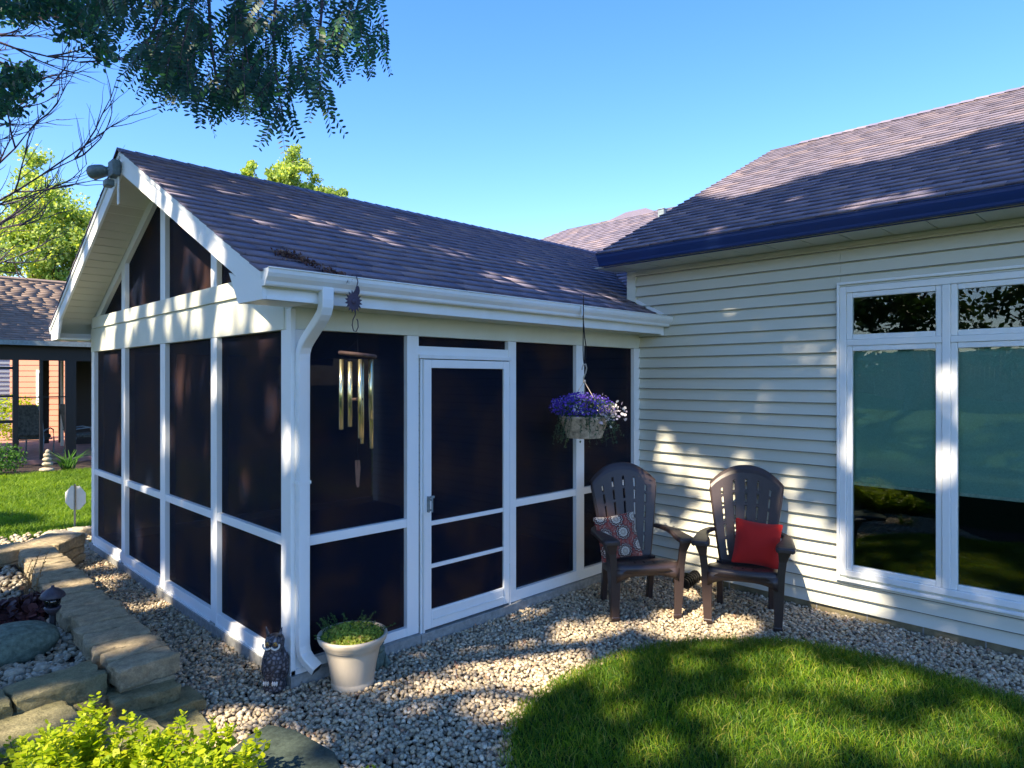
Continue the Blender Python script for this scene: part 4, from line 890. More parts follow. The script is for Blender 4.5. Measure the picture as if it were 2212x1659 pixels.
# plants of the raised bed
pp = empty('plum_leaved_plant', (-1.02, 2.15, .15), 0, 'low dark plum leaved plant in the raised bed behind the path light', 'plant')
P = dome_pts(420, .30, .0, .16); leaves('foliage', P, nr.normal(size=(len(P), 3))+[0, 0, 1.4], nr.uniform(.05, .09, len(P)), 'purpleleaf', pp, .85, 'oval')
m = MB(); [m.tube([(0, 0, 0), (rnd.uniform(-.2, .2), rnd.uniform(-.2, .2), .12)], .003, 4) for _ in range(14)]; m.build('stems', 'purpleleaf', pp)
dr = empty('dry_perennial', (-.93, 2.72, .14), 0, 'dry tan upright plant stems standing beside the wall blocks', 'plant'); m = MB(); P = []
for k in range(16):
    a = rnd.uniform(0, 6.28); h = rnd.uniform(.12, .42); x, y = rnd.uniform(-.05, .05), rnd.uniform(-.1, .1); pts = [(x, y, 0), (x+.02*math.cos(a), y+.02*math.sin(a), h*.6), (x+.07*math.cos(a), y+.07*math.sin(a), h)]; m.tube(pts, .0025, 4); P += [tuple(Vector(pts[1]).lerp(Vector(pts[2]), f)+Vector((rnd.uniform(-.02, .02),)*3)) for f in np.linspace(0, 1, 6)]
m.build('stems', 'drystem', dr); leaves('foliage', np.array(P), None, .022, 'drystem', dr, .5)
gp_ = empty('grass_tuft', (-1.42, 2.75, .14), 0, 'pale brown ornamental grass tuft at the left edge of the raised bed', 'plant'); P = np.stack([nr.normal(size=260)*.10, nr.normal(size=260)*.14, np.zeros(260)], 1)
o = blades('foliage', P, .28, .006, 'drystem', .3); o.parent = gp_

# ------------------------------------------------------------------ lime shrub in the foreground
def shrub(name, loc, label, sprigs, mat='limeleaf', ls=.042, group=None):
    s = empty(name, loc, 0, label, 'shrub', group); st = MB(); P = []; N = []; U = []; S = []
    for (x, y, h, lx, ly) in sprigs:
        pts = [Vector((x*.55, y*.55, -.1)), Vector((x*.85, y*.85, h*.45)), Vector((x, y, h*.75)), Vector((x+lx, y+ly, h))]
        st.tube(pts, [.004, .003, .0022, .0012], 5)
        nn = int(6+h*24)
        for i in range(nn):
            f = .25+.75*i/(nn-1); q = f*3; a = int(min(q, 2.999)); c = pts[a].lerp(pts[a+1], q-a)
            for j in range(2+(i % 2)):
                an = i*2.4+j*2.2+rnd.uniform(-.4, .4); d = Vector((math.cos(an), math.sin(an), rnd.uniform(.1, .9))).normalized(); sz = ls*rnd.uniform(.65, 1.25)*(1-.45*(f > .93))
                P.append(c+d*sz*.6); U.append(d); N.append(Vector((rnd.uniform(-.5, .5), rnd.uniform(-.5, .5), 1))); S.append(sz)
    st.build('stems', 'hedge', s); leaves('foliage', np.array(P), np.array(N), np.array(S), mat, s, .62, 'oval', U=np.array(U), curl=.18); return s
sp1 = []
for k in range(360):
    x, y = rnd.uniform(-.72, .60), rnd.uniform(-.50, .30); 
    # height profile : tall mound on the left, second mound to the right
    d1 = math.exp(-((x+.20)/.13)**2); d2 = math.exp(-((x-.16)/.24)**2)
    h = .295+.17*d1+.05*d2+rnd.uniform(-.10, .05); h -= .35*max(0, -.1-y)
    sp1.append((x, y, max(h, .08), rnd.uniform(-.03, .03), rnd.uniform(-.03, .03)))
sh = shrub('lime_shrub', (-1.23, -.76, -.02), 'bright lime green small leaved shrub filling the bottom left foreground', [(x*math.cos(-.78)-y*math.sin(-.78), x*math.sin(-.78)+y*math.cos(-.78), h, a, b) for x, y, h, a, b in sp1])
shrub('lime_shrub', (-.30, -1.35, -.03), 'tiny lime green sprig at the bottom edge beside the dark stepping stone', [(rnd.uniform(-.12, .12), rnd.uniform(-.10, .10), rnd.uniform(.05, .13), rnd.uniform(-.02, .02), rnd.uniform(-.02, .02)) for _ in range(20)], ls=.022)

# ------------------------------------------------------------------ far lawn
n = 70000; P = np.stack([nr.uniform(-1.2, 4.5, n), nr.uniform(6.25, 13.2, n), np.full(n, -.06)], 1)
P = P[in_frame(P, 200, 50)]
tag(blades('far_grass', P, .085, .011, 'grassfar', .5), 'sunlit green lawn between the porch and the neighbouring house', 'grass', kind='stuff')
MBp = MB().add([(-3, 13.0, -.045), (6, 13.0, -.045), (6, 15.2, -.045), (-3, 15.2, -.045)], [(0, 1, 2, 3)]); tag(MBp.build('mulch_bed', 'soil'), kind='structure')

# ------------------------------------------------------------------ neighbouring house with screened patio
nb = empty('neighbour_house', (1.5, 16, 0), 0, 'brown roofed neighbouring house with a dark open sided patio, at the left edge', 'house')
def nbx(name, mat, *boxes, **k):
    m = MB()
    for b in boxes: m.box(*b)
    return rel(m.build(name, mat, None, **k), nb)
nbx('patio_floor', 'patio', (-6, 9, 15.2, 27, -.05, .06))
nz = lambda y: 2.87+(y-15)*.47; nl = math.hypot(1, .47)
rel(shingles('roof', (-9, 15, 2.87), (1, 0, 0), (0, 1/nl, .47/nl), lambda v: (0, 19), 4*nl, 'shingle_far', None, expo=.145, tab=.33), nb)
rel(MB().prism([(-9, 15.02, 2.85), (-9, 19, 4.72), (-9, 20.4, 4.1), (-9, 20.4, 3.9), (-9, 19, 4.4), (-9, 15.3, 2.75)], (19, 0, 0)).build('roof_deck', 'shingle_far', None), nb)
rel(MB().tube([(-9, 19, 4.76), (10, 19, 4.76)], .07, 6).build('ridge_cap', 'shingle_far', None), nb)
nbx('gutter', 'greymetal', (-9, 10, 14.88, 14.99, 2.76, 2.87)); nbx('header', 'brownpost', (-6, 9, 15.2, 15.3, 2.42, 2.75)); nbx('ceiling', 'room', (-6, 9, 15.31, 20.3, 2.72, 2.76))
for a, b in ((.72, .82), (1.24, 1.30), (1.76, 1.98), (2.45, 2.53), (3.4, 3.5), (-.4, -.3), (-1.6, -1.5)): nbx('post', 'brownpost', (a, b, 15.2, 15.3, .06, 2.42))
nbx('rail', 'brownpost', (-.29, .719, 15.22, 15.27, 1.55, 1.60), (-.29, .719, 15.22, 15.27, .95, 1.02)); nbx('rail', 'brownpost', (.821, 1.239, 15.22, 15.27, 1.53, 1.56), (1.301, 1.759, 15.22, 15.27, 1.53, 1.56)); nbx('rail', 'brownpost', (-.29, .719, 15.22, 15.27, 2.2, 2.26))
nbx('inner_post', 'brownpost', (1.5, 1.56, 20.1, 20.2, .06, 2.7), (2.1, 2.3, 20.1, 20.2, .06, 2.7), (2.55, 2.62, 20.1, 20.2, .06, 2.7)); nbx('inner_post', 'soffit', (2.36, 2.42, 18.8, 18.9, .06, 2.7))
nbx('dark_wall', 'brownpost', (2.75, 9, 19.0, 19.2, .06, 2.7))
wl = MB(); a, b = Vector((1.95, 24.4, 0)), Vector((4.6, 21.6, 0)); dd = (b-a).normalized(); nn_ = Vector((dd.y, -dd.x, 0)); nn_ = nn_ if nn_.x < 0 else -nn_
z = .0
while z < 3.2:
    wl.prism([a+Vector((0, 0, z))+nn_*.02, b+Vector((0, 0, z))+nn_*.02, b+Vector((0, 0, z+.19)), a+Vector((0, 0, z+.19))], -nn_*.15); z += .19
wallN = rel(wl.build('wall', 'salmon', None), nb)
for s0, s1 in ((.95, 1.35), (2.0, 2.4), (2.9, 3.3)):
    fr_ = MB(); 
    for q0, q1, z0, z1 in ((s0, s1, 2.2, 2.3), (s0, s1, .9, 1.0), (s0, s0+.08, 1.0, 2.2), (s1-.08, s1, 1.0, 2.2)):
        fr_.prism([a+dd*q0+nn_*.05+Vector((0, 0, z0)), a+dd*q1+nn_*.05+Vector((0, 0, z0)), a+dd*q1+nn_*.05+Vector((0, 0, z1)), a+dd*q0+nn_*.05+Vector((0, 0, z1))], -nn_*.04)
    fw = rel(fr_.build('window', 'white', None), nb); pn = MB(); pn.prism([a+dd*(s0+.08)+nn_*.03+Vector((0, 0, 1.0)), a+dd*(s1-.08)+nn_*.03+Vector((0, 0, 1.0)), a+dd*(s1-.08)+nn_*.03+Vector((0, 0, 2.2)), a+dd*(s0+.08)+nn_*.03+Vector((0, 0, 2.2))], -nn_*.005); pn = pn.build('pane', 'glass', None); pn.parent = fw
siding('grey_wall', -2, 3.2, 0, 3, x=27, expo=.16, base=0, mat='greyside', mode='y', parent=nb)
fgh = empty('distant_house', (9.5, 46, 0), 0, 'pale gable of a distant house just above the neighbouring roof', 'house')
o = MB().prism([(6.3, 46, 5), (9.3, 46, 5), (9.3, 46, 7.2), (7.95, 46, 8.15), (6.6, 46, 7.2)], (0, 6, 0)).build('wall', 'white', None); rel(o, fgh)
o = MB().prism([(6.1, 45.9, 7.1), (7.95, 45.9, 8.35), (9.8, 45.9, 7.1), (7.95, 45.9, 8.18)], (0, 6.2, 0)).build('roof', 'greymetal', None); rel(o, fgh)
# patio chairs seen as dark shapes
def patio_chair(loc, rz, label):
    t = empty('patio_chair', loc, rz, label, 'chair', 'cushioned chairs on the neighbouring patio')
    MB().box(-.28, .28, -.28, .26, .40, .52).build('seat_cushion', 'cushionfar', t, bevel=.05)
    m = MB(); m.loft([[(x, .24+.16*f, .5+.8*f), (x, .36+.16*f, .5+.8*f)] for f in (0, 1) for x in (0,)][:0] or [[(-.27, .22, .5), (.27, .22, .5), (.27, .34, .5), (-.27, .34, .5)], [(-.27, .34, 1.1), (.27, .34, 1.1), (.27, .44, 1.1), (-.27, .44, 1.1)], [(-.20, .40, 1.28), (.20, .40, 1.28), (.20, .46, 1.28), (-.20, .46, 1.28)]]); m.build('back_cushion', 'cushionfar', t, bevel=.03)
    for s in (-1, 1):
        m = MB(); m.tube([(s*.31, -.30, 0), (s*.31, -.33, .35), (s*.31, -.28, .62), (s*.31, -.1, .67), (s*.31, .2, .64), (s*.31, .36, .60)], .018, 6); m.build('arm', 'greymetal', t, True)
        m = MB(); m.tube([(s*.29, .36, 0), (s*.29, .24, .4), (s*.29, .34, .9), (s*.25, .45, 1.25)], .018, 6); m.build('leg', 'greymetal', t, True)
    m = MB(); m.tube([(-.29, -.28, .38), (.29, -.28, .38)], .015, 6); m.tube([(-.29, .26, .38), (.29, .26, .38)], .015, 6); m.build('seat_frame', 'greymetal', t, True)
    return t
patio_chair((1.35, 16.5, .06), R_(150), 'patio chair with grey patterned cushion, its back turned to the lawn between dark posts')
patio_chair((2.35, 16.3, .06), R_(95), 'patio chair half hidden behind the porch corner on the neighbouring patio')
cn = empty('cairn', (1.03, 13.2, -.04), 0, 'small stack of pale stones before the dark neighbouring patio', 'cairn')
for k, (z, r) in enumerate(((.07, .15), (.19, .11), (.29, .085), (.38, .07), (.45, .05))): MB().blob((rnd.uniform(-.02, .02), 0, z), (r, r*.8, .055), 2, .06).build('stone', 'lime', cn, True)
yu = empty('spiky_plant', (1.42, 13.3, -.04), 0, 'small spiky leaved plant right of the stone cairn', 'plant'); o = blades('foliage', nr.normal(size=(60, 3))*[.04, .04, 0], .42, .035, 'hedge', .55); o.parent = yu
def bush(loc, r, n, label, mat='hedge', ls=.06):
    s = empty('bush', loc, 0, label, 'bush'); P = ell_pts(n, (0, 0, r[2]), r, .5); P = P[P[:, 2] > 0]; leaves('foliage', P, nr.normal(size=(len(P), 3))+P*.8, nr.uniform(.6, 1.2, len(P))*ls, mat, s, .6, 'oval')
    m = MB(); [m.tube([(0, 0, 0), (rnd.uniform(-.5, .5)*r[0], rnd.uniform(-.5, .5)*r[1], r[2]*1.2)], .012, 5) for _ in range(7)]; m.build('stems', 'bark', s); return s
bush((.15, 13.5, -.05), (.55, .5, .35), 1500, 'rounded green bush at the left edge before the neighbouring patio')
bush((1.75, 22.2, 0), (.8, .5, .75), 1800, 'sunlit yellow green bush seen through the neighbouring patio', 'limeleaf', .09)

# ------------------------------------------------------------------ trees
def limb(m, a, b, r0, r1, seg=6, wob=.12):
    a, b = Vector(a), Vector(b); L0 = (b-a).length; pts = []; rad = []
    for i in range(seg+1):
        f = i/seg; w_ = wob*L0*math.sin(math.pi*f)*.5; pts.append(a.lerp(b, f)+Vector((rnd.uniform(-w_, w_), rnd.uniform(-w_, w_), rnd.uniform(-w_, w_)*.5))); rad.append(r0+(r1-r0)*f)
    m.tube(pts, rad, 8); return pts
def tree(name, base, crown, label, mat, n, ls, trunk_r=.2, group=None, cull=None, lumps=60):
    t = empty(name, base, 0, label, 'tree', group); tm = MB(); B = Vector(base)
    P = []; tot = sum(c[3]*c[4]*c[5] for c in crown)
    zc = min(c[2]-c[5]*.6 for c in crown); tp = Vector((crown[0][0]-B.x, crown[0][1]-B.y, crown[0][2]-B.z)); mid = Vector((tp.x*.3, tp.y*.3, (zc-B.z)))
    limb(tm, (0, 0, -.1), mid, trunk_r, trunk_r*.7); limb(tm, mid, tp+Vector((0, 0, crown[0][5]*.5)), trunk_r*.7, trunk_r*.12, 7)
    for c in crown:
        nl_ = max(4, int(lumps*c[3]*c[4]*c[5]/tot)); C0 = np.array(c[:3])-np.array(base)
        for k in range(nl_):
            d = nr.normal(size=3); d /= np.linalg.norm(d); q = nr.uniform(.35, 1)**.6; lc = C0+d*np.array(c[3:])*q*.86
            r = max(min(c[3:])*nr.uniform(.18, .36), .0 if base[0] < -4 else .26); m_ = int(n*c[3]*c[4]*c[5]/tot/nl_*nr.uniform(.6, 1.4))
            e = nr.normal(size=(m_, 3)); e /= np.linalg.norm(e, axis=1)[:, None]; P.append(lc+e*r*nr.uniform(.3, 1.25, (m_, 1))*[1, 1, .75])
            if k % 3 == 0: s_ = mid.lerp(Vector(tuple(C0)), rnd.uniform(0, .8)); limb(tm, s_, tuple(lc), trunk_r*.22, trunk_r*.03, 5)
    P = np.concatenate(P)
    if cull is not None: P = P[cull(P+np.array(base))]
    tm.build('trunk', 'bark', t, True)
    leaves('crown', P, None, nr.uniform(.6, 1.3, len(P))*ls, mat, t, .6, 'rhomb'); return t
tree('leafy_tree', (5.0, 36.5, -.05), [(5.0, 36.6, 10.8, 2.1, 2.1, 2.9), (4.3, 37.2, 8.0, 2.6, 2.4, 2.5), (6.2, 36.0, 7.6, 2.0, 2.0, 2.6), (5.6, 36.2, 9.6, 2.2, 2.2, 2.0), (3.2, 38, 6.6, 1.8, 1.8, 1.6)], 'tall airy yellow green tree rising behind the neighbouring roof', 'yellowtree', 26000, .20, .25, lumps=150)
tree('leafy_tree', (16.0, 32.0, -.05), [(15.95, 31.8, 13.5, 1.5, 1.5, 1.9), (17.2, 30.6, 12.0, 1.35, 1.35, 1.5), (14.4, 33.4, 13.6, .8, .8, 1.6), (14.6, 33.1, 12.3, 1.1, 1.1, 1.3), (13.9, 33.7, 13.2, .7, .7, 1.2), (17.9, 30, 12.3, .7, .7, 1.3), (15.9, 31.8, 11.6, 1.6, 1.6, 1.6)], 'yellow green tree top showing above the porch roof', 'yellowtree', 21000, .20, .25, lumps=110)
tree('round_tree', (-5.5, 16.0, -.05), [(-5.2, 16, 7.4, 2.8, 2.8, 2.3)], 'round green tree left of the neighbouring house, outside the picture edge', 'hedge', 9000, .22, .2, cull=lambda Q: ~in_frame(Q))

# --- big walnut tree: trunk outside the frame on the left, canopy overhead, boughs hanging into view
wal = empty('walnut_tree', (-8.8, 2.6, -.05), 0, 'dark walnut tree whose leafy boughs hang into the top left', 'tree')
WB = np.array([-8.8, 2.6, -.05]); tm = MB()
limb(tm, (0, 0, 0), (.3, -.2, 4.2), .34, .26, 6, .05)
hubs = [(-12.5, 1.2, 10.6), (-9.2, 3.6, 11.4), (-5.6, 2.6, 11.0), (-12.0, -3.2, 11.0), (-8.5, -4.6, 11.4), (-5.2, -3.6, 11.4), (-3.0, -1.6, 11.3), (-3.4, .8, 11), (-11.8, 5.6, 11.2), (-4.6, -6.2, 11.3), (-7.4, .2, 11.2)]
for h in hubs:
    for_ = Vector(h)-Vector(tuple(WB)); st_ = Vector((.3, -.2, 4.2)); md = st_.lerp(for_, .55)+Vector((0, 0, .5)); limb(tm, st_, md, .15, .09, 5, .06); limb(tm, md, for_, .09, .03, 5, .1)
# canopy leaves with gaps where sunlight reaches the ground and walls
LIT = [  # x, y, z, radius
 (3.87, -.32, 1.2, .12), (3.87, -.44, 1.05, .10), (3.87, -.66, 1.02, .13), (3.87, -.80, .90, .14), (3.87, -.95, .78, .13), (3.87, -.78, .62, .15), (3.87, -1.0, .45, .16), (3.87, -.88, .2, .17), (3.87, -.60, .35, .12), (3.87, -1.12, 1.15, .08),
 (3.87, -2.2, 2.86, .11), (3.87, -2.38, 2.92, .10), (3.87, -2.56, 2.90, .12), (3.87, -1.0, 2.85, .07), (3.87, -1.02, 2.62, .05), (3.87, -1.70, .62, .13), (3.87, -1.86, .45, .12), (3.87, -1.82, .22, .13), (3.87, -2.10, 1.35, .10), (3.92, -2.16, 1.55, .13), (3.92, -2.25, 1.30, .12),
 (3.92, -2.96, 1.60, .16), (3.92, -3.02, 1.30, .14), (3.92, -3.12, 1.75, .07), (3.87, -1.95, .12, .12), (3.87, -2.2, .18, .10), (3.87, -2.75, 1.9, .07), (3.87, -2.74, 1.3, .09), (3.87, -1.58, 1.02, .09),
 (2.72, -1.22, 0, .24), (2.85, -1.45, 0, .22), (2.55, -1.10, 0, .15), (3.1, -1.05, 0, .12), (3.5, -.8, 0, .14), (2.24, -.78, 0, .13), (1.95, -.72, 0, .16), (1.75, -.85, 0, .12), (1.25, -.68, 0, .20), (1.0, -.50, 0, .13), (1.45, -1.0, 0, .22), (1.15, -1.05, 0, .20), (.9, -.95, 0, .16), (.60, -.70, 0, .15), (.38, -.62, 0, .08), (1.62, -1.32, 0, .14), (.75, -1.2, 0, .1), (3.45, -.30, 0, .08),
 (-.36, -.14, 0, .15), (-.30, .02, 0, .10), (-.50, -.18, 0, .12), (-.25, .12, .05, .08), (-.95, -.14, .08, .10), (-1.45, .14, .2, .15), (-1.30, .22, .2, .12), (-.72, .30, .3, .08), (-.85, .28, .3, .08), (-.8, .62, .3, .06), (-.7, 2.3, .3, .10), (-.7, 3.3, .3, .20), (-.8, 2.8, .3, .15), (-.6, 4.1, .3, .2), (-1.2, 3.2, .15, .25), (-1.0, 4.9, 0, .35), (-.3, 5.6, 0, .5), (-.1, 2.25, 0, .1),
 (2.45, -2.30, 0, .16), (2.30, -2.46, 0, .15), (2.52, -2.62, 0, .15), (2.62, -2.1, 0, .10), (2.35, -2.0, 0, .10), (1.60, -2.10, 0, .11), (1.48, -2.32, 0, .14), (1.35, -2.5, 0, .14), (1.75, -2.42, 0, .13), (1.62, -2.62, 0, .12), (2.0, -2.2, 0, .10), (2.2, -3.15, 0, .15), (2.55, -3.25, 0, .12), (2.0, -1.7, 0, .09), (2.4, -1.6, 0, .08), (1.4, -1.5, 0, .09), (1.85, -3.0, 0, .12), (1.2, -1.75, 0, .07), (2.75, -2.75, 0, .09), (1.0, -2.1, 0, .08), (1.9, -2.75, 0, .1),
 (0, 4.13, 2.52, .16), (0, 4.22, 2.34, .15), (0, 4.45, 2.30, .08), (0, 3.46, 2.50, .12), (0, 3.2, 2.62, .08), (0, 2.75, 2.55, .08), (0, 1.95, 2.6, .10), (0, 1.65, 2.52, .13), (0, 1.15, 2.50, .15), (0, .98, 2.58, .12), (0, 1.3, 2.36, .11), (0, .75, 2.42, .07), (0, .50, 2.33, .07), (0, 2.3, 2.45, .07), (0, 1.0, 2.4, .1),
 (0, 4.0, 1.25, .12), (0, 3.95, .45, .10), (0, 3.3, .40, .10), (0, 2.15, 1.9, .12), (0, 2.0, 2.05, .10), (0, 1.55, 1.95, .08), (0, 1.6, 1.5, .06), (0, 2.4, 1.45, .07), (0, .35, 1.8, .07), (0, .2, .72, .07), (0, 1.25, .72, .08), (0, 3.7, 1.6, .1), (0, 1.28, 1.9, .07), (0, 3.68, .9, .09), (0, .06, 1.5, .07), (0, .07, .5, .06), (0, 2.5, .1, .08), (0, 3.9, .1, .1), (0, .9, .1, .09), (0, .45, .1, .08), (0, 3.0, 1.0, .06), (0, 1.9, .9, .06), (0, .8, 1.2, .06),
 (-.335, 1.55, 3.35, .16), (-.335, 1.2, 3.2, .14), (-.335, 1.85, 3.5, .10), (-.335, .3, 2.72, .06), (-.335, 4.0, 3.0, .2), (-.335, 3.4, 3.3, .15), (0, 3.2, 2.9, .08), (0, 2.0, 2.9, .07),
 (.70, 1.13, 3.27, .13), (.82, 1.12, 3.27, .12), (1.18, .9, 3.15, .12), (1.3, .85, 3.13, .10), (1.6, 1.2, 3.3, .08), (2.1, .87, 3.15, .14), (2.14, .28, 2.86, .12), (2.3, .13, 2.78, .10), (3.0, .15, 2.79, .10), (3.4, .15, 2.79, .10), (2.0, .18, 2.8, .08), (.25, 1.6, 3.5, .10), (.1, .75, 3.1, .07), (.9, 1.8, 3.6, .08), (2.3, 1.9, 3.64, .08), (.55, 2.05, 3.72, .06), (1.7, 1.9, 3.65, .06), (3.0, .9, 3.15, .06),
 (4.06, -1.52, 3.55, .07), (4.6, -2.9, 3.83, .05),
 (-1.25, -.70, .45, .32), (-1.0, -.95, .4, .26), (-1.45, -.5, .45, .28), (-.8, -1.15, .2, .2), (-.10, -.02, .30, .04), (.30, -.30, .30, .12), (.16, -.33, .20, .07), (2.55, -.55, 1.70, .10), (2.62, -.5, 1.58, .08), (.25, -.42, 1.9, .10)]
LIT = np.array(LIT)
# the upper part of the wing roof and the rear roof stand in full sun
ux = np.cross(SD, [0, 0, 1]); ux /= np.linalg.norm(ux); uy = np.cross(SD, ux)
def canopy():
    out = []
    for k in range(15500):
        x, y = rnd.uniform(-16.5, -1.2), rnd.uniform(-10.5, 7.5); z = 11.4+rnd.uniform(-1.3, 1.5)+.35*math.sin(x)+.3*math.sin(y*1.3)
        out.append((x, y, z))
    C0 = np.array(out); n1 = 22
    P = np.repeat(C0, n1, 0)+nr.normal(size=(len(C0)*n1, 3))*[.24, .24, .13]
    # far edge of the crown: the sun clears it for the upper roofs
    S0 = P[:, 0]*1.0; hit = P-(P[:, 2:3]-4.0)/SD[2]*SD   # where the leaf's shadow crosses z = 4
    edge = 5.0+.35*np.sin(hit[:, 1]*1.7)+.25*np.sin(hit[:, 1]*4.1+1)+.2*nr.normal(size=len(P))*.5
    edge = np.where(hit[:, 1] > .3, 6.1+.3*np.sin(hit[:, 1]*3), edge)
    m = hit[:, 0] < edge
    # thin towards the far lawn
    g = P-(P[:, 2:3])/SD[2]*SD; m &= ~((g[:, 1] > 5.3) & (np.sin(g[:, 1]*2.3+g[:, 0])+np.sin(g[:, 0]*3.1) > -1.1))
    # gaps
    a = P @ ux; b = P @ uy; la = LIT[:, :3] @ ux; lb = LIT[:, :3] @ uy
    for i in range(len(LIT)):
        r = LIT[i, 3]*(.72 if LIT[i, 0] > 3.8 and LIT[i, 2] > .7 else 1.05 if (LIT[i, 2] == 0 and LIT[i, 1] < -1.4) else 1.0); th = np.arctan2(b-lb[i], a-la[i]); rr = r*(1+.28*np.sin(3*th+i)+.18*np.sin(5*th+2*i))
        m &= ((a-la[i])**2+(b-lb[i])**2) > (rr+.035)**2
    m &= ~in_frame(P, 60, 30)
    return P[m]
P = canopy()
N_ = nr.normal(size=P.shape)*.55+(-SD)
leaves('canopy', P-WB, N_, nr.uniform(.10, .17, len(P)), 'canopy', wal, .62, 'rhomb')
# hanging boughs
VM = [(200, 40), (240, 70), (300, 180), (340, 205), (400, 235), (450, 248), (500, 268), (545, 235), (600, 300), (650, 262), (690, 275), (720, 180), (760, 140), (790, 160), (832, 130), (850, 60)]
def unpx(u, v, d): return CAM+d*(FWD+(u-1106)/1448*RGT+np.array([0, 0, 1])*(822-v)/1448)
fl_P, fl_U, fl_N = [], [], []; tw = MB()
Lmain = []
for (pts) in (((430, -260, 5.7), (380, -60, 5.6), (330, 70, 5.6), (300, 150, 5.5)), ((560, -250, 5.9), (450, -40, 5.8), (455, 90, 5.7), (470, 190, 5.6), (520, 245, 5.6)), ((640, -260, 6.1), (600, -60, 5.9), (590, 80, 5.8), (600, 190, 5.7), (615, 270, 5.7)), ((760, -250, 6.0), (700, -50, 5.8), (690, 90, 5.7), (685, 200, 5.6)), ((860, -230, 5.9), (800, -80, 5.8), (770, 20, 5.7), (800, 110, 5.7)), ((700, -260, 5.4), (520, -120, 5.4), (520, 40, 5.3), (540, 160, 5.3)), ((480, -200, 5.2), (420, -20, 5.2), (390, 120, 5.2))):
    p = [Vector(tuple(unpx(*q)-WB)) for q in pts]; n_ = len(p); tw.tube(p, [.022-.018*i/(n_-1) for i in range(n_)], 6); Lmain.append(p)
def frond(p0, dirv, L0, nl=10, ls=.074):
    dv = Vector(dirv).normalized(); side = Vector((RGT[0], RGT[1], rnd.uniform(-.5, .5))); side = (side-dv*side.dot(dv)).normalized(); side = Matrix.Rotation(rnd.uniform(-.9, .9), 3, dv) @ side; nm = dv.cross(side)
    for i in range(nl):
        f = (i+1)/nl; c = p0+dv*L0*f+Vector((0, 0, -.12*L0*f*f)); sz = ls*(1-.45*abs(f-.45)*1.4)
        for s in (-1, 1):
            d = (side*s+dv*.45).normalized(); fl_P.append(c+d*sz*.55); fl_U.append(d*1.0); fl_N.append(nm+Vector((rnd.uniform(-.3, .3),)*3)); SZ.append(sz)
    return (p0, p0+dv*L0+Vector((0, 0, -.12*L0)))
SZ = []
us_ = np.array([a[0] for a in VM]); vs_ = np.array([a[1] for a in VM])
for k in range(820):
    u = rnd.uniform(205, 835); vm = np.interp(u, us_, vs_)-62; v = vm-(rnd.random()**1.5)*(vm+150)
    if u > 700 and v > -40 and rnd.random() < .55: continue
    if u < 300 and rnd.random() < .35: continue
    # looser holes
    if math.sin(u*.035+1)+math.sin(v*.05+u*.012)+.8*math.sin(u*.09+v*.07) < -.9: continue
    d = rnd.uniform(5.1, 6.3); p = Vector(tuple(unpx(u, v, d)-WB)); sw_ = rnd.gauss(.25, .55); dv = Vector((-RGT[0]*sw_+FWD[0]*rnd.uniform(-.4, .4), -RGT[1]*sw_+FWD[1]*rnd.uniform(-.4, .4), -1))
    a, b = frond(p, dv, rnd.uniform(.18, .36), rnd.randint(7, 12), rnd.uniform(.055, .085)); tw.tube([a-Vector(dv).normalized()*.05, a, b], [.003, .0025, .001], 4)
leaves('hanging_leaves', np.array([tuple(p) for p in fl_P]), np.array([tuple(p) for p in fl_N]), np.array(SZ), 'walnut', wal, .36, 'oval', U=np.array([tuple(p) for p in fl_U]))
tm.build('trunk', 'bark', wal, True); tw.build('boughs', 'twig', wal, True)

# second tree : thin bare-tipped branches entering from the left edge
bt = empty('thin_branched_tree', (-4.2, 6.2, -.05), 0, 'half bare tree with thin violet grey branches reaching in at the left edge', 'tree'); BB = np.array([-4.2, 6.2, -.05]); m = MB()
limb(m, (0, 0, 0), (.2, -.1, 3.4), .16, .11, 6, .04)
LfP = []
def twig(m, p, d, L0, r, depth, up=0.12, leafy=0.):
    pts = [p]; seg = 5; dd = d.normalized()
    for i in range(seg):
        dd = (dd+Vector((rnd.uniform(-.16, .16), rnd.uniform(-.16, .16), rnd.uniform(-.12, .16)+up*.4))).normalized(); pts.append(pts[-1]+dd*L0/seg)
    m.tube(pts, [r*(1-.75*i/seg) for i in range(seg+1)], 5)
    if leafy: LfP.extend([tuple(q+Vector((rnd.uniform(-.09, .09), rnd.uniform(-.09, .09), rnd.uniform(-.09, .07)))) for q in pts[1:] for _ in range(int(leafy))])
    if depth > 0:
        for i in range(1, seg+1):
            for _ in range(1 if rnd.random() < .75 else 2):
                ax = Vector((rnd.uniform(-1, 1), rnd.uniform(-1, 1), rnd.uniform(-1, 1))).normalized(); nd_ = Matrix.Rotation(rnd.uniform(.35, .9)*rnd.choice((-1, 1)), 3, ax) @ dd
                twig(m, pts[i], nd_, L0*rnd.uniform(.38, .6), r*.5, depth-1, up, leafy)
for (u0, v0, u1, v1, dd_, dep, lf) in ((-140, 560, 120, 440, 7.4, 2, 0), (-160, 500, 200, 345, 7.2, 2, 0), (-150, 440, 120, 330, 7.0, 2, 0), (-150, 520, 60, 500, 7.6, 2, 0), (-160, 330, 90, 235, 6.8, 2, 0), (-180, 20, 150, 170, 6.6, 2, .5), (-160, 60, 60, 190, 6.6, 2, 0), (-120, -40, 190, 110, 6.9, 2, .6), (-150, 620, 50, 560, 7.5, 2, 0)):
    a = Vector(tuple(unpx(u0, v0, dd_)-BB)); b = Vector(tuple(unpx(u1, v1, dd_+.3)-BB)); limb(m, (.2, -.1, 3.4), a, .06, .022, 5, .05); twig(m, a, b-a, (b-a).length, .020, dep, .12, lf)
m.build('trunk', 'twig', bt, True)
Q = []
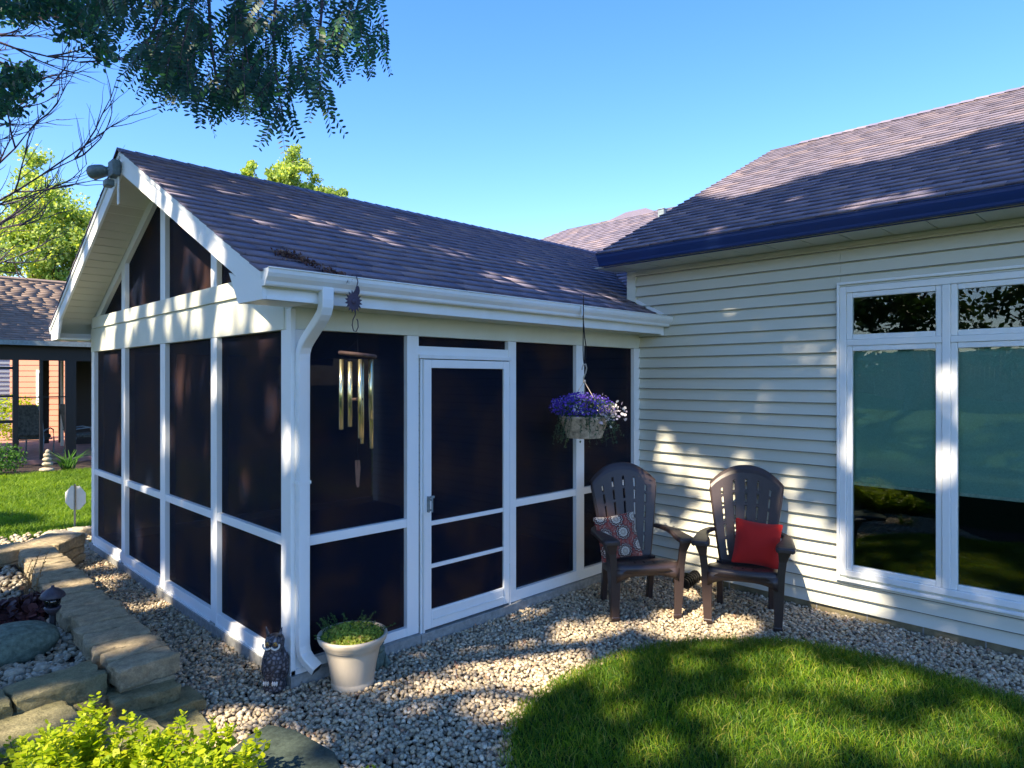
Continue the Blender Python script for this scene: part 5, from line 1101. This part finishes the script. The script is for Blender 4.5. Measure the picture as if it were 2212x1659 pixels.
for (u, v, su, sv, n_) in ((120, 5, 110, 34, 1300), (190, 60, 55, 36, 600), (225, 110, 26, 26, 220), (20, 190, 42, 42, 620), (60, 165, 30, 22, 220), (10, 235, 20, 16, 120), (40, 20, 60, 30, 420)):
    for _ in range(n_): Q.append(unpx(u+rnd.gauss(0, su*.6), v+rnd.gauss(0, sv*.6), rnd.uniform(6.3, 7.5)))
Q = np.array(Q)-BB; Q = np.concatenate([Q, np.array(LfP)]) if LfP else Q
leaves('crown', Q, None, nr.uniform(.05, .085, len(Q)), 'walnut', bt, .5, 'oval')

# ------------------------------------------------------------------ what stands behind the viewer (seen only as reflections)
bk = MB().loft([[(-9, -40, -.07), (-9, 45, -.07)], [(-13, -40, .35), (-13, 45, .35)], [(-18, -40, 1.25), (-18, 45, 1.25)], [(-60, -40, 2.2), (-60, 45, 2.2)]], cap=False, closed=False)
tag(bk.build('grass_bank', plain('bank_grass', (.05, .12, .02), .95, .05, ns=3, amt=.4), smooth=True), kind='structure')
fn = empty('wooden_fence', (-18, 0, 1.2), 0, 'red brown board fence on the bank across the garden, reflected in the window', 'fence'); m = MB(); y = -14
while y < 24: m.box(-18, -17.97, y, y+.14, 1.2, 3.0+rnd.uniform(-.02, .02)); y += .15
rel(m.build('boards', 'fence', None), fn); rel(MB().box(-17.95, -17.9, -14, 24, 1.6, 1.7).box(-17.95, -17.9, -14, 24, 2.6, 2.7).build('rail', 'fence', None), fn)
cl_ = lambda Q: ~in_frame(Q)
for (x, y, s_, lb) in ((-15.5, -2.2, 1.0, 'broad dark tree before the fence, second from its left end'), (-16, 2.6, .9, 'dark round tree before the fence, seen in the transom panes'), (-15.5, -7.5, 1.15, 'tallest dark tree before the fence, left of the others'), (-21, 7.5, 1.2, 'dark tree just past the fence, right of the middle'), (-22, 13, 1.0, 'dark green tree beyond the fence at its far end')):
    tree('background_tree', (x, y, 1), [(x, y, 5.6*s_, 2.3*s_, 2.6*s_, 3.2*s_), (x, y+1.6, 3.6*s_, 1.9*s_, 1.9*s_, 1.7*s_)], lb, 'darktree', 4200, .24, .3, group='trees along the fence', cull=cl_, lumps=60)
